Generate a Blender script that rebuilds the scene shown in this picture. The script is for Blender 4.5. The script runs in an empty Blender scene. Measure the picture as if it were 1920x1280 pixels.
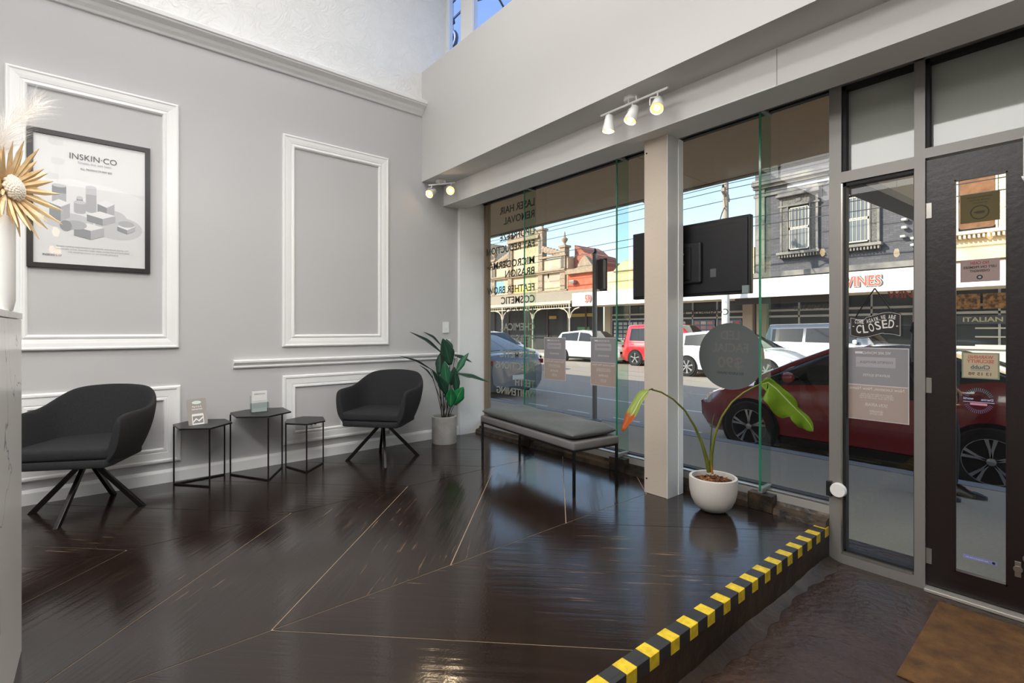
import bpy, bmesh, math, random
from mathutils import Vector, Matrix
random.seed(7)
SC = bpy.context.scene
COL = SC.collection
R = math.radians

# ------------------------------------------------------------------ camera
HC = 1.12                                   # camera height above the raised floor
cam = bpy.data.cameras.new('camera')
camo = bpy.data.objects.new('camera', cam); COL.objects.link(camo)
cam.sensor_width = 36; cam.lens = 36 * 920 / 1920; cam.shift_y = -22 / 1920
cam.clip_start = 0.02; cam.clip_end = 400
camo.location = (0, 0, HC)
camo.rotation_euler = (R(90), 0, math.atan2(.7664, .6423) - R(90))
SC.camera = camo

# ------------------------------------------------------------------ view, world, sun
vs = SC.view_settings
vs.view_transform = 'Standard'; vs.look = 'None'; vs.gamma = 1; vs.exposure = 0.56; vs.use_curve_mapping = False
SC.cycles.use_denoising = True
SC.cycles.max_bounces = 10; SC.cycles.transparent_max_bounces = 24
SC.cycles.caustics_reflective = False; SC.cycles.caustics_refractive = False
SC.cycles.sample_clamp_indirect = 6.0

SUN_DIR = Vector((1.0, -0.55, -0.62)).normalized()      # direction the sunlight travels
w = bpy.data.worlds.new('sky'); SC.world = w; w.use_nodes = True
nt = w.node_tree; nt.nodes.clear()
wo = nt.nodes.new('ShaderNodeOutputWorld'); wb = nt.nodes.new('ShaderNodeBackground')
sky = nt.nodes.new('ShaderNodeTexSky'); sky.sky_type = 'NISHITA'; sky.sun_disc = False
to_sun = -SUN_DIR
sky.sun_elevation = math.asin(to_sun.z); sky.sun_rotation = math.atan2(to_sun.x, to_sun.y)
sky.air_density = 1.0; sky.dust_density = 0.6; sky.ozone_density = 2.0
wb.inputs['Strength'].default_value = 0.27
hs_ = nt.nodes.new('ShaderNodeHueSaturation'); hs_.inputs['Saturation'].default_value = .85
nt.links.new(sky.outputs[0], hs_.inputs['Color']); nt.links.new(hs_.outputs[0], wb.inputs[0]); nt.links.new(wb.outputs[0], wo.inputs[0])
sl = bpy.data.lights.new('sun', 'SUN'); sl.energy = 5.6; sl.angle = R(0.6); sl.color = (1, .93, .82)
so = bpy.data.objects.new('sun', sl); COL.objects.link(so)
so.rotation_euler = SUN_DIR.to_track_quat('-Z', 'Y').to_euler(); so.location = (-8, 6, 12)

# ------------------------------------------------------------------ helpers
def lin(c):
    if isinstance(c, str):
        c = c.lstrip('#'); c = [int(c[i:i + 2], 16) / 255 for i in (0, 2, 4)]
    return tuple(x / 12.92 if x <= .04045 else ((x + .055) / 1.055) ** 2.4 for x in c) + (1,)

MATS = {}
def mat(name, col='#808080', rough=.5, metal=0., spec=.5, emit=None, estr=1., coat=0., bump=None, vary=None, alpha=None, trans=0.):
    """plain principled material; bump=(scale, strength[, detail]); vary=(second colour, scale[, contrast])"""
    if name in MATS: return MATS[name]
    m = bpy.data.materials.new(name); m.use_nodes = True; MATS[name] = m
    n = m.node_tree; b = n.nodes['Principled BSDF']
    b.inputs['Base Color'].default_value = lin(col); b.inputs['Roughness'].default_value = rough
    b.inputs['Metallic'].default_value = metal; b.inputs['Specular IOR Level'].default_value = spec
    b.inputs['Coat Weight'].default_value = coat; b.inputs['Coat Roughness'].default_value = .04
    b.inputs['Transmission Weight'].default_value = trans
    if emit: b.inputs['Emission Color'].default_value = lin(emit); b.inputs['Emission Strength'].default_value = estr
    if bump or vary:
        tc = n.nodes.new('ShaderNodeTexCoord')
    if vary:
        tx = n.nodes.new('ShaderNodeTexNoise'); tx.inputs['Scale'].default_value = vary[1]; tx.inputs['Detail'].default_value = 6
        n.links.new(tc.outputs['Object'], tx.inputs['Vector'])
        cr = n.nodes.new('ShaderNodeValToRGB'); k = vary[2] if len(vary) > 2 else .2
        cr.color_ramp.elements[0].position = .5 - k; cr.color_ramp.elements[1].position = .5 + k
        cr.color_ramp.elements[0].color = lin(col); cr.color_ramp.elements[1].color = lin(vary[0])
        n.links.new(tx.outputs['Fac'], cr.inputs['Fac']); n.links.new(cr.outputs['Color'], b.inputs['Base Color'])
    if bump:
        tx = n.nodes.new('ShaderNodeTexNoise'); tx.inputs['Scale'].default_value = bump[0]; tx.inputs['Detail'].default_value = bump[2] if len(bump) > 2 else 4
        n.links.new(tc.outputs['Object'], tx.inputs['Vector'])
        bp = n.nodes.new('ShaderNodeBump'); bp.inputs['Strength'].default_value = bump[1]; bp.inputs['Distance'].default_value = .02
        n.links.new(tx.outputs['Fac'], bp.inputs['Height']); n.links.new(bp.outputs['Normal'], b.inputs['Normal'])
    return m

def glassmat(name, tint='#ffffff', ior=1.45, rough=0.0, extra=0.):
    """thin sheet glass: transparent with a Fresnel reflection"""
    if name in MATS: return MATS[name]
    m = bpy.data.materials.new(name); m.use_nodes = True; MATS[name] = m
    n = m.node_tree; n.nodes.clear()
    o = n.nodes.new('ShaderNodeOutputMaterial'); mx = n.nodes.new('ShaderNodeMixShader')
    t = n.nodes.new('ShaderNodeBsdfTransparent'); g = n.nodes.new('ShaderNodeBsdfGlossy'); f = n.nodes.new('ShaderNodeFresnel')
    t.inputs[0].default_value = lin(tint); g.inputs['Roughness'].default_value = rough; f.inputs['IOR'].default_value = ior
    if extra:
        ad = n.nodes.new('ShaderNodeMath'); ad.operation = 'ADD'; ad.inputs[1].default_value = extra
        n.links.new(f.outputs[0], ad.inputs[0]); fo = ad.outputs[0]
    else: fo = f.outputs[0]
    ge = n.nodes.new('ShaderNodeNewGeometry'); iv = n.nodes.new('ShaderNodeMath'); iv.operation = 'SUBTRACT'; iv.inputs[0].default_value = 1
    ml = n.nodes.new('ShaderNodeMath'); ml.operation = 'MULTIPLY'          # only the outer skin of the sheet reflects
    n.links.new(ge.outputs['Backfacing'], iv.inputs[1]); n.links.new(iv.outputs[0], ml.inputs[0]); n.links.new(fo, ml.inputs[1])
    n.links.new(ml.outputs[0], mx.inputs[0]); n.links.new(t.outputs[0], mx.inputs[1]); n.links.new(g.outputs[0], mx.inputs[2])
    n.links.new(mx.outputs[0], o.inputs[0])
    return m

class MB:
    """collects shapes; build() links them as one mesh object"""
    def __init__(s, M=None): s.v = []; s.f = []; s.M = M
    def _add(s, vs, fs):
        k = len(s.v)
        s.v += [tuple(s.M @ Vector(p)) if s.M is not None else tuple(p) for p in vs]
        s.f += [[k + i for i in f] for f in fs]; return s
    def box(s, x0, x1, y0, y1, z0, z1):
        return s._add([(x, y, z) for x in (x0, x1) for y in (y0, y1) for z in (z0, z1)],
                      [(0, 1, 3, 2), (4, 6, 7, 5), (0, 4, 5, 1), (2, 3, 7, 6), (0, 2, 6, 4), (1, 5, 7, 3)])
    def poly(s, pts): return s._add(pts, [list(range(len(pts)))])
    def prism(s, pts, axis, a0, a1):
        n = len(pts)
        def P(p, a): return {'x': (a, p[0], p[1]), 'y': (p[0], a, p[1]), 'z': (p[0], p[1], a)}[axis]
        vs = [P(p, a0) for p in pts] + [P(p, a1) for p in pts]
        return s._add(vs, [list(range(n))[::-1], list(range(n, 2 * n))] + [(i, (i + 1) % n, n + (i + 1) % n, n + i) for i in range(n)])
    def loft(s, rings, closed=True, caps=True):
        n = len(rings[0]); vs = [p for r in rings for p in r]; fs = []
        for i in range(len(rings) - 1):
            for j in range(n if closed else n - 1):
                a = i * n + j; b = i * n + (j + 1) % n
                fs.append((a, b, b + n, a + n))
        if caps and closed: fs += [list(range(n))[::-1], list(range(len(vs) - n, len(vs)))]
        return s._add(vs, fs)
    def tube(s, pts, r, n=8, caps=True):
        pts = [Vector(p) for p in pts]; rs = r if isinstance(r, (list, tuple)) else [r] * len(pts)
        rings = []; up = None
        for i, p in enumerate(pts):
            t = (pts[min(i + 1, len(pts) - 1)] - pts[max(i - 1, 0)]).normalized()
            if up is None: up = Vector((0, 0, 1)) if abs(t.z) < .9 else Vector((1, 0, 0))
            a = t.cross(up).normalized(); up = a.cross(t).normalized()
            rings.append([p + (a * math.cos(2 * math.pi * k / n) + up * math.sin(2 * math.pi * k / n)) * rs[i] for k in range(n)])
        return s.loft(rings, True, caps)
    def lathe(s, prof, n=32, c=(0, 0, 0), axis='z', closed=False):
        rings = []
        for r, z in prof:
            ring = []
            for k in range(n):
                a = 2 * math.pi * k / n; p = (r * math.cos(a), r * math.sin(a), z)
                if axis == 'y': p = (p[0], p[2], p[1])
                if axis == 'x': p = (p[2], p[0], p[1])
                ring.append((p[0] + c[0], p[1] + c[1], p[2] + c[2]))
            rings.append(ring)
        if closed: rings.append(rings[0])
        return s.loft(rings, True, not closed)
    def mesh(s, name, bevel=0., seg=2, smooth=False, bang=30, weld=False):
        me = bpy.data.meshes.new(name); bm = bmesh.new()
        bv = [bm.verts.new(p) for p in s.v]
        for f in s.f:
            try: bm.faces.new([bv[i] for i in f])
            except ValueError: pass
        if weld: bmesh.ops.remove_doubles(bm, verts=bm.verts, dist=1e-5)
        bmesh.ops.recalc_face_normals(bm, faces=bm.faces)
        if bevel:
            es = [e for e in bm.edges if len(e.link_faces) == 2 and e.calc_face_angle(0) > R(bang)]
            bmesh.ops.bevel(bm, geom=es, offset=bevel, segments=seg, profile=.5, affect='EDGES', clamp_overlap=True)
        if smooth:
            for f in bm.faces: f.smooth = True
            for e in bm.edges:
                if len(e.link_faces) == 2 and e.calc_face_angle(0) > R(40): e.smooth = False
        bm.to_mesh(me); bm.free(); return me
    def build(s, name, m, parent=None, bevel=0., seg=2, smooth=False, sub=0, label=None, weld=False, kind=None):
        me = s.mesh(name, bevel, seg, smooth, weld=weld); me.materials.append(m)
        return link(name, me, parent, sub, label, kind)

def link(name, me, parent=None, sub=0, label=None, kind=None):
    o = bpy.data.objects.new(name, me); COL.objects.link(o)
    if parent: o.parent = parent
    if sub:
        md = o.modifiers.new('smooth', 'SUBSURF'); md.levels = sub; md.render_levels = sub
        for p in me.polygons: p.use_smooth = True
    if label: o['label'] = label
    if kind: o['kind'] = kind
    return o

def tag(o, label, cat, group=None):
    o['label'] = label; o['category'] = cat
    if group: o['group'] = group
    return o
def thing(name, label, cat, loc=(0, 0, 0), rz=0., group=None):
    o = bpy.data.objects.new(name, None); COL.objects.link(o); o.empty_display_size = .1
    o.location = loc; o.rotation_euler = (0, 0, rz); return tag(o, label, cat, group)
def struct(o):
    o['kind'] = 'structure'; return o
def copy_tree(o, parent=None):
    c = o.copy(); COL.objects.link(c); c.parent = parent
    for ch in list(o.children): copy_tree(ch, c)
    return c
def frame(o, x, y):
    """matrix with local x, y along the given directions and origin o"""
    x = Vector(x).normalized(); y = Vector(y).normalized(); z = x.cross(y)
    return Matrix(((x.x, y.x, z.x, o[0]), (x.y, y.y, z.y, o[1]), (x.z, y.z, z.z, o[2]), (0, 0, 0, 1)))
def text(body, size, m, parent, M, name='lettering', width=None, thick=.0008, bold=0., align='CENTER', shear=0., space=1.):
    cu = bpy.data.curves.new('t', 'FONT'); cu.body = body; cu.size = size; cu.align_x = align; cu.align_y = 'CENTER'
    cu.resolution_u = 3; cu.extrude = thick; cu.offset = bold * size; cu.shear = shear; cu.space_character = space
    ob = bpy.data.objects.new('t', cu); COL.objects.link(ob)
    bpy.context.view_layer.update()
    me = bpy.data.meshes.new_from_object(ob.evaluated_get(bpy.context.evaluated_depsgraph_get()))
    bpy.data.objects.remove(ob); bpy.data.curves.remove(cu)
    S = Matrix.Identity(4)
    if width and me.vertices:
        xs = [v.co.x for v in me.vertices]; S[0][0] = width / max(max(xs) - min(xs), 1e-6)
    me.transform(M @ S); me.materials.clear(); me.materials.append(m)
    return link(name, me, parent)
def at(px, py, D):
    """the point at distance D along the view axis that stands at this pixel of the photograph (metres)"""
    k = (px - 960) / 920; e = (618 - py) / 920
    return Vector((D * (.6423 + .7664 * k), D * (.7664 - .6423 * k), HC + D * e))
def on_floor(px, py, z=0.):
    return at(px, py, (HC - z) * 920 / (py - 618))
def on_x(px, py, X):
    return at(px, py, X / (.6423 + .7664 * (px - 960) / 920))

TX = dict(street=((0, 1, 0), (0, 0, 1)), far=((0, -1, 0), (0, 0, 1)), wall=((1, 0, 0), (0, 0, 1)))   # text directions

# ------------------------------------------------------------------ materials
M_wall = mat('grey_wall_paint', '#c6c5c5', .62, bump=(180, .05))
M_white = mat('white_gloss_paint', '#f7f7f6', .4)
M_bulk = mat('bulkhead_paint', '#d4d2cf', .65, bump=(150, .05))
M_ceil = mat('ceiling_paint', '#f0f0ee', .8)
M_alu = mat('grey_aluminium', '#8e8a86', .42, metal=.35)
M_alud = mat('dark_gasket', '#141414', .6)
M_black = mat('black_metal', '#141313', .38, metal=.2)
M_blackp = mat('black_plastic', '#17181a', .45)
M_chrome = mat('satin_steel', '#a9a6a0', .28, metal=.9)
M_glass = glassmat('shop_glass', '#f4f6f4', 1.45)
M_fin = glassmat('fin_glass', '#eaf5ef', 1.5)
M_edge = mat('green_glass_edge', '#1c7a5c', .12, spec=.7, coat=.6)
M_acryl = glassmat('clear_acrylic', '#eef2f2', 1.35)
M_tan = mat('seam_dust', '#a8927a', .8)
# ------------------------------------------------------------------ floor (chevron of big painted sheets)
def floor_material(name, ang, base='#201815', wear='#6d543f'):
    m = bpy.data.materials.new(name); m.use_nodes = True; n = m.node_tree; b = n.nodes['Principled BSDF']; L = n.links.new
    tc = n.nodes.new('ShaderNodeTexCoord')
    mp = n.nodes.new('ShaderNodeMapping'); mp.inputs['Rotation'].default_value = (0, 0, -R(ang)); L(tc.outputs['Object'], mp.inputs['Vector'])
    st = n.nodes.new('ShaderNodeMapping'); st.inputs['Scale'].default_value = (.9, 14, 1); L(mp.outputs[0], st.inputs['Vector'])
    grain = n.nodes.new('ShaderNodeTexNoise'); grain.inputs['Scale'].default_value = 2.2; grain.inputs['Detail'].default_value = 5; L(st.outputs[0], grain.inputs['Vector'])
    pit = n.nodes.new('ShaderNodeTexNoise'); pit.inputs['Scale'].default_value = 95; pit.inputs['Detail'].default_value = 3; L(tc.outputs['Object'], pit.inputs['Vector'])
    big = n.nodes.new('ShaderNodeTexNoise'); big.inputs['Scale'].default_value = 1.1; big.inputs['Detail'].default_value = 3; L(tc.outputs['Object'], big.inputs['Vector'])
    # worn streaks only where the large noise is high
    s1 = n.nodes.new('ShaderNodeMapping'); s1.inputs['Scale'].default_value = (2.5, 40, 1); L(mp.outputs[0], s1.inputs['Vector'])
    sn = n.nodes.new('ShaderNodeTexNoise'); sn.inputs['Scale'].default_value = 1.7; sn.inputs['Detail'].default_value = 7; L(s1.outputs[0], sn.inputs['Vector'])
    r1 = n.nodes.new('ShaderNodeMapRange'); r1.inputs[1].default_value = .60; r1.inputs[2].default_value = .70; L(sn.outputs['Fac'], r1.inputs[0])
    r2 = n.nodes.new('ShaderNodeMapRange'); r2.inputs[1].default_value = .50; r2.inputs[2].default_value = .60; L(big.outputs['Fac'], r2.inputs[0])
    ml = n.nodes.new('ShaderNodeMath'); ml.operation = 'MULTIPLY'; L(r1.outputs[0], ml.inputs[0]); L(r2.outputs[0], ml.inputs[1])
    cr = n.nodes.new('ShaderNodeValToRGB'); cr.color_ramp.elements[0].position = .3; cr.color_ramp.elements[1].position = .75
    cr.color_ramp.elements[0].color = lin(base); cr.color_ramp.elements[1].color = lin('#2b211d'); L(grain.outputs['Fac'], cr.inputs[0])
    mx = n.nodes.new('ShaderNodeMixRGB'); mx.inputs[2].default_value = lin(wear); L(ml.outputs[0], mx.inputs[0]); L(cr.outputs[0], mx.inputs[1])
    L(mx.outputs[0], b.inputs['Base Color'])
    rr = n.nodes.new('ShaderNodeMapRange'); rr.inputs[1].default_value = .35; rr.inputs[2].default_value = .7
    rr.inputs[3].default_value = .10; rr.inputs[4].default_value = .24; L(big.outputs['Fac'], rr.inputs[0]); L(rr.outputs[0], b.inputs['Roughness'])
    b.inputs['Specular IOR Level'].default_value = .62
    bp = n.nodes.new('ShaderNodeBump'); bp.inputs['Strength'].default_value = .16; bp.inputs['Distance'].default_value = .006; L(grain.outputs['Fac'], bp.inputs['Height'])
    bq = n.nodes.new('ShaderNodeBump'); bq.inputs['Strength'].default_value = .05; bq.inputs['Distance'].default_value = .004; L(pit.outputs['Fac'], bq.inputs['Height'])
    L(bp.outputs[0], bq.inputs['Normal']); L(bq.outputs[0], b.inputs['Normal'])
    return m
def clip(poly, axis, lim, sign):
    out = []
    for i in range(len(poly)):
        p, q = poly[i], poly[(i + 1) % len(poly)]
        a, b = sign * (p[axis] - lim), sign * (q[axis] - lim)
        if a <= 0: out.append(p)
        if (a < 0 < b) or (b < 0 < a):
            t = a / (a - b); out.append((p[0] + t * (q[0] - p[0]), p[1] + t * (q[1] - p[1])))
    return out
XW = 3.13           # front face of the kerb under the windows
floor = struct(MB().box(-4.2, 3.3, 1.0, 4.5, -.19, -.0022).build('floor', M_tan))
FM = [floor_material('floor_paint_a', -45), floor_material('floor_paint_b', 45)]
bands = [(.79, 1.98, -1), (1.98, 3.17, 1), (3.17, 4.4, -1)]
for y0, y1, s in bands:
    for k in range(-6, 6):
        xb = .49 + .79 * k
        if s > 0: q = [(xb, y0), (xb + .79, y0), (xb + .79 + (y1 - y0), y1), (xb + (y1 - y0), y1)]
        elif y0 > 3: q = [(xb + 1.19, y0), (xb + 1.98, y0), (xb + 1.98 - (y1 - y0), y1), (xb + 1.19 - (y1 - y0), y1)]
        else: q = [(xb + (y1 - y0), y0), (xb + .79 + (y1 - y0), y0), (xb + .79, y1), (xb, y1)]
        cx = sum(p[0] for p in q) / 4; cy = sum(p[1] for p in q) / 4
        g = .0026
        q = [(p[0] + (-g * 1.4 if i in (1, 2) else g * 1.4), p[1] + (g if p[1] < cy else -g)) for i, p in enumerate(q)]
        for ax, lm, sg in ((0, -4.0, -1), (0, 3.2, 1), (1, 1.0, -1), (1, 4.4, 1)):
            q = clip(q, ax, lm, sg)
            if len(q) < 3: break
        if len(q) < 3: continue
        MB().prism(q, 'z', -.003, 0).build('floor_panel', FM[0 if s < 0 else 1], floor)
# lower entry floor, riser and cove
M_low = mat('entry_floor_paint', '#221812', .26, spec=.6, bump=(28, .6, 8), vary=('#44332a', 2.2, .22))
M_riser = mat('riser_paint', '#1d140e', .4, bump=(14, .35, 6), vary=('#3f2f20', 3, .2))
low = struct(MB().box(-4.2, 3.6, -2.4, 1.0, -.4, -.19).build('floor_entry', M_low))
cove = MB()
rings = []
for i in range(90):
    x = -1.0 + 4.18 * i / 89; wv = .040 + .010 * math.sin(i * .31) + .006 * math.sin(i * 1.7) + .006 * random.random()
    rings.append([(x, .999, -.19), (x, .999 - wv * 1.6, -.189), (x, .999 - wv * .7, -.176), (x, .999, -.150 + .006 * math.sin(i * .4))])
cove.loft(rings).build('floor_entry_cove', M_riser, low, smooth=True)
MB().box(-1.0, 3.2, .984, .9995, -.175, -.012).build('floor_riser', M_riser, floor)

# ------------------------------------------------------------------ walls, ceiling
wl = struct(MB().box(-4.2, 2.93, 4.4, 4.6, 0, 3.36).build('wall_left', M_wall))
def damask():
    m = mat('embossed_wallpaper', '#efefed', .6); n = m.node_tree; b = n.nodes['Principled BSDF']; L = n.links.new
    tc = n.nodes.new('ShaderNodeTexCoord')
    no = n.nodes.new('ShaderNodeTexNoise'); no.inputs['Scale'].default_value = 5; no.inputs['Detail'].default_value = 1; no.inputs['Distortion'].default_value = 2.2
    L(tc.outputs['Object'], no.inputs['Vector'])
    ma = n.nodes.new('ShaderNodeMath'); ma.operation = 'MULTIPLY'; ma.inputs[1].default_value = 48; L(no.outputs['Fac'], ma.inputs[0])
    si = n.nodes.new('ShaderNodeMath'); si.operation = 'SINE'; L(ma.outputs[0], si.inputs[0])
    bp = n.nodes.new('ShaderNodeBump'); bp.inputs['Strength'].default_value = .35; bp.inputs['Distance'].default_value = .006
    L(si.outputs[0], bp.inputs['Height']); L(bp.outputs[0], b.inputs['Normal']); return m
struct(MB().box(-4.2, 2.80, 4.4, 4.6, 3.36, 5.0).build('wall_left_upper', damask()))
nib = struct(MB().box(2.93, 3.31, 4.36, 4.6, 0, 2.75).build('wall_nib', M_white))
struct(MB().box(-4.4, -4.2, -2.4, 4.6, -.4, 5.0).build('wall_back', M_wall))
struct(MB().box(-4.2, 3.31, -2.6, -2.4, -.4, 5.0).build('wall_right', M_wall))
struct(MB().box(-4.4, 2.95, -2.6, 4.6, 5.0, 5.25).build('ceiling', M_ceil))
bulk = struct(MB().box(2.495, 2.95, -2.4, 4.4, 2.618, 3.727).build('wall_front_bulkhead', M_bulk))
# beam under the bulkhead
beam = struct(MB().box(2.754, 3.0, -2.4, 4.4, 2.415, 2.618).build('trim_1', mat('beam_paint', '#efede9', .55)))
MB().box(2.748, 2.756, 1.1, 4.398, 2.412, 2.420).build('beam_lip', M_white, beam)
MB().box(2.752, 2.7545, 1.093, 1.0955, 2.42, 2.612).build('beam_joint', mat('joint_line', '#9a9996', .7), beam)
head = struct(MB().box(3.0, 3.33, -2.4, 4.36, 2.52, 2.75).build('trim_2', mat('head_paint', '#f0eeea', .5)))
struct(MB().box(3.15, 3.34, -2.4, -.17, -.2, 2.75).build('wall_front_return', M_wall))
# facade above the shop front (outside) and the roof edge
M_render = mat('facade_render', '#b9b0a2', .8)
struct(MB().box(3.0, 3.35, -2.6, 4.6, 2.75, 3.60).build('wall_facade', M_render))
struct(MB().box(2.81, 3.35, 4.6, 5.4, -.2, 3.6).build('wall_neighbour_low', M_render))
struct(MB().box(2.6, 3.35, 5.4, 60, -.2, 5.2).build('wall_neighbour', M_render))
struct(MB().box(2.81, 3.35, -12, -2.6, -.2, 5.2).build('wall_neighbour_entry', M_render))
# ------------------------------------------------------------------ mouldings
def moulding(name, x0, x1, z0, z1, prof, yw=4.4):
    m = MB(); rings = []
    for d, h in prof:
        rings.append([(x0 + d, yw - h, z0 + d), (x1 - d, yw - h, z0 + d), (x1 - d, yw - h, z1 - d), (x0 + d, yw - h, z1 - d)])
    return struct(m.loft(rings, True, False).build(name, M_white))
PROF = [(0, -.002), (0, .018), (.006, .026), (.014, .027), (.022, .022), (.045, .020), (.066, .016), (.068, .012), (.074, .012), (.080, .018), (.090, .020), (.098, .014), (.102, .004), (.102, -.002)]
moulding('trim_3', -.46, .446, .985, 2.787, PROF)
moulding('trim_4', 1.167, 2.124, .977, 2.767, PROF)
PROF2 = [(0, -.002), (0, .016), (.008, .024), (.02, .024), (.03, .018), (.075, .016), (.08, .010), (.086, .016), (.1, .017), (.108, .004), (.108, -.002)]
moulding('trim_5', -.46, .456, .148, .707, PROF2)
moulding('trim_6', 1.167, 2.124, .15, .735, PROF2)
rail = [(4.401, .81), (4.385, .812), (4.378, .822), (4.385, .834), (4.372, .846), (4.360, .858), (4.358, .872), (4.365, .878), (4.401, .88)]
struct(MB().prism(rail, 'x', .804, 2.90).build('trim_7', M_white))
corn = [(4.401, 3.275), (4.385, 3.277), (4.375, 3.292), (4.355, 3.312), (4.345, 3.332), (4.320, 3.345), (4.300, 3.352), (4.298, 3.362), (4.285, 3.366), (4.280, 3.392), (4.300, 3.398), (4.310, 3.412), (4.340, 3.430), (4.401, 3.440)]
struct(MB().prism(corn, 'x', -4.2, 2.494).build('trim_8', M_white))
struct(MB().prism([(4.401, 0), (4.378, 0), (4.378, .075), (4.386, .092), (4.401, .095)], 'x', -4.2, 2.93).build('baseboard_left', M_white))

# ------------------------------------------------------------------ clerestory window above the bulkhead
M_cler = glassmat('wavy_old_glass', '#e8f0ff', 1.45)
cl = struct(MB().box(2.78, 2.84, 3.915, 4.125, 3.72, 5.0).build('window_5', M_white))
MB().box(2.80, 2.806, 4.125, 4.4, 3.72, 5.0).build('pane', M_cler, cl)
MB().box(2.80, 2.806, 2.9, 3.915, 3.72, 5.0).build('pane', M_cler, cl)
MB().box(2.78, 2.84, -2.4, 2.9, 3.72, 5.0).build('window_boarding', M_white, cl)
MB().box(2.78, 2.84, 4.36, 4.4, 3.72, 5.0).build('window_frame', M_white, cl)
MB().box(2.78, 2.84, 2.9, 4.4, 3.70, 3.735).build('window_sill', M_white, cl)
# ------------------------------------------------------------------ shop windows
XG = 3.28
FINS = (3.55, 2.445, 1.343)
edges = [4.345, 3.55, 2.445, 1.343, .985]
sillm = mat('sill_aluminium', '#b1aeaa', .38, metal=.4)
for i in range(4):
    y1, y0 = edges[i], edges[i + 1]
    wdw = struct(MB().box(XG - .09, XG + .05, y0, y1, .068, .112).build('window_%d' % (i + 1), sillm))
    MB().box(XG - .085, XG - .03, y0 + .001, y1 - .001, .112, .124).build('glazing_bead', M_chrome, wdw)
    MB().box(XG - .03, XG + .03, y0 + .001, y1 - .001, .1125, .13).build('gasket', M_alud, wdw)
    MB().box(XG - .005, XG + .005, y0 + .003, y1 - .003, .12, 2.518).build('pane', M_glass, wdw)
    MB().box(XG - .055, XG - .02, y0 + .002, y1 - .002, 2.488, 2.5195).build('head_track', M_alud, wdw)
    MB().box(XG - .07, XG - .056, y0 + .002, y1 - .002, 2.498, 2.512).build('track_rod', M_chrome, wdw)
    if i == 0: MB().box(XG - .03, XG + .04, 4.33, 4.358, .1, 2.515).build('window_frame', mat('jamb_brown', '#8d7c68', .6), wdw)
M_kerb = mat('black_kerb_paint', '#1a1512', .4, bump=(30, .3), vary=('#4a3c2e', 9, .12))
kerb = struct(MB().prism([(XW, 0), (XW + .01, .035), (XW + .05, .045), (XW + .06, .068), (3.34, .068), (3.34, 0)], 'y', .985, 4.36).build('trim_9', M_kerb))
for k, fy in enumerate(FINS):
    n = ['beside the lettered pane', 'beside the square column', 'beside the white egg planter'][k]
    f = thing('glass_fin', 'tall vertical glass fin with green edge ' + n, 'glass fin', (XG, fy, .12), 0, 'glass fins bracing the shop window')
    MB().box(-.145, -.006, -.006, .006, .0, 2.385).build('fin_pane', M_fin, f)
    MB().box(-.152, -.1455, -.0062, .0062, .0, 2.385).build('fin_edge', M_edge, f, label='bright green front edge of the glass')
    MB().box(-.15, -.01, -.014, .014, -.012, .02).build('fin_shoe', M_alu, f, bevel=.002)
    MB().box(-.15, -.01, -.016, .016, 2.36, 2.398).build('fin_bracket', M_alu, f, bevel=.002)
    MB().box(-.155, -.086, -.075, .075, -.12, -.014).build('fin_block', M_kerb, f, bevel=.004)
# square column
M_colm = mat('column_beige_paint', '#c9bdae', .55, bump=(60, .08))
col = struct(MB().box(2.875, 3.055, 1.835, 2.010, 0, 2.416).build('trim_10', M_colm, bevel=.003))
MB().box(2.876, 3.052, 1.828, 1.8345, 0, 2.414).build('column_plate', mat('column_white_plate', '#dcdcda', .35), col)
MB().box(3.0, 3.056, 1.822, 1.8275, 0.002, 2.412).build('column_bead', M_white, col)
for z in (2.33, .10): MB().lathe([(.006, 0), (.006, .003)], 10, (2.872, 1.99, z), 'x').build('screw', M_alud, col)
# entry frame: posts, rails, sidelight and transoms
XF0, XF1 = 3.19, 3.31
door_fr = struct(MB().box(XF0, XF1, .925, .985, -.19, 2.519).build('door_1', M_alu))
MB().box(XF0, XF1, .559, .603, -.19, 2.519).build('door_frame', M_alu, door_fr)
MB().box(XF0, XF1, -.19, -.14, -.19, 2.519).build('door_frame', M_alu, door_fr)
MB().box(XF0, XF1, .603, .925, 1.945, 2.005).build('door_rail', M_alu, door_fr)
MB().box(XF0, XF1, -.14, .559, 1.985, 2.035).build('door_rail', M_alu, door_fr)
MB().box(XF0, XF1, -.14, .925, 2.487, 2.519).build('door_rail', M_alu, door_fr)
MB().box(XF0, XF1, .603, .925, -.19, -.135).build('door_rail', M_alu, door_fr)
MB().box(XF0 - .002, XF0 + .012, .918, .926, -.13, 1.94).build('door_bead', M_chrome, door_fr)
MB().box(XF0 - .002, XF0 + .012, .61, .918, -.136, -.122).build('door_bead', M_chrome, door_fr)
for (a, b, c, d) in ((.905, .916, -.12, 1.945), (.603, .916, -.122, -.11), (.603, .916, 1.925, 1.945), (.905, .922, 2.005, 2.487), (.603, .922, 2.465, 2.487), (.543, .559, 2.035, 2.487), (-.14, .559, 2.465, 2.487), (.603, .6075, -.12, 1.945)):
    MB().box(XF0 + .012, XF0 + .06, a, b, c, d).build('gasket', M_alud, door_fr)
MB().box(3.248, 3.256, .606, .912, -.115, 1.93).build('sidelight_pane', M_glass, door_fr)
M_trans = mat('transom_grey_glass', '#a4a79f', .03, spec=.6, coat=.4)
MB().box(3.248, 3.256, .606, .912, 2.005, 2.475).build('transom_pane', M_trans, door_fr)
MB().box(3.248, 3.256, -.135, .548, 2.035, 2.475).build('transom_pane', M_trans, door_fr)
MB().box(3.16, 3.34, -.14, .56, -.19, -.172).build('threshold', mat('worn_steel', '#b9b4ac', .45, metal=.5), door_fr, bevel=.004)
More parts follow.
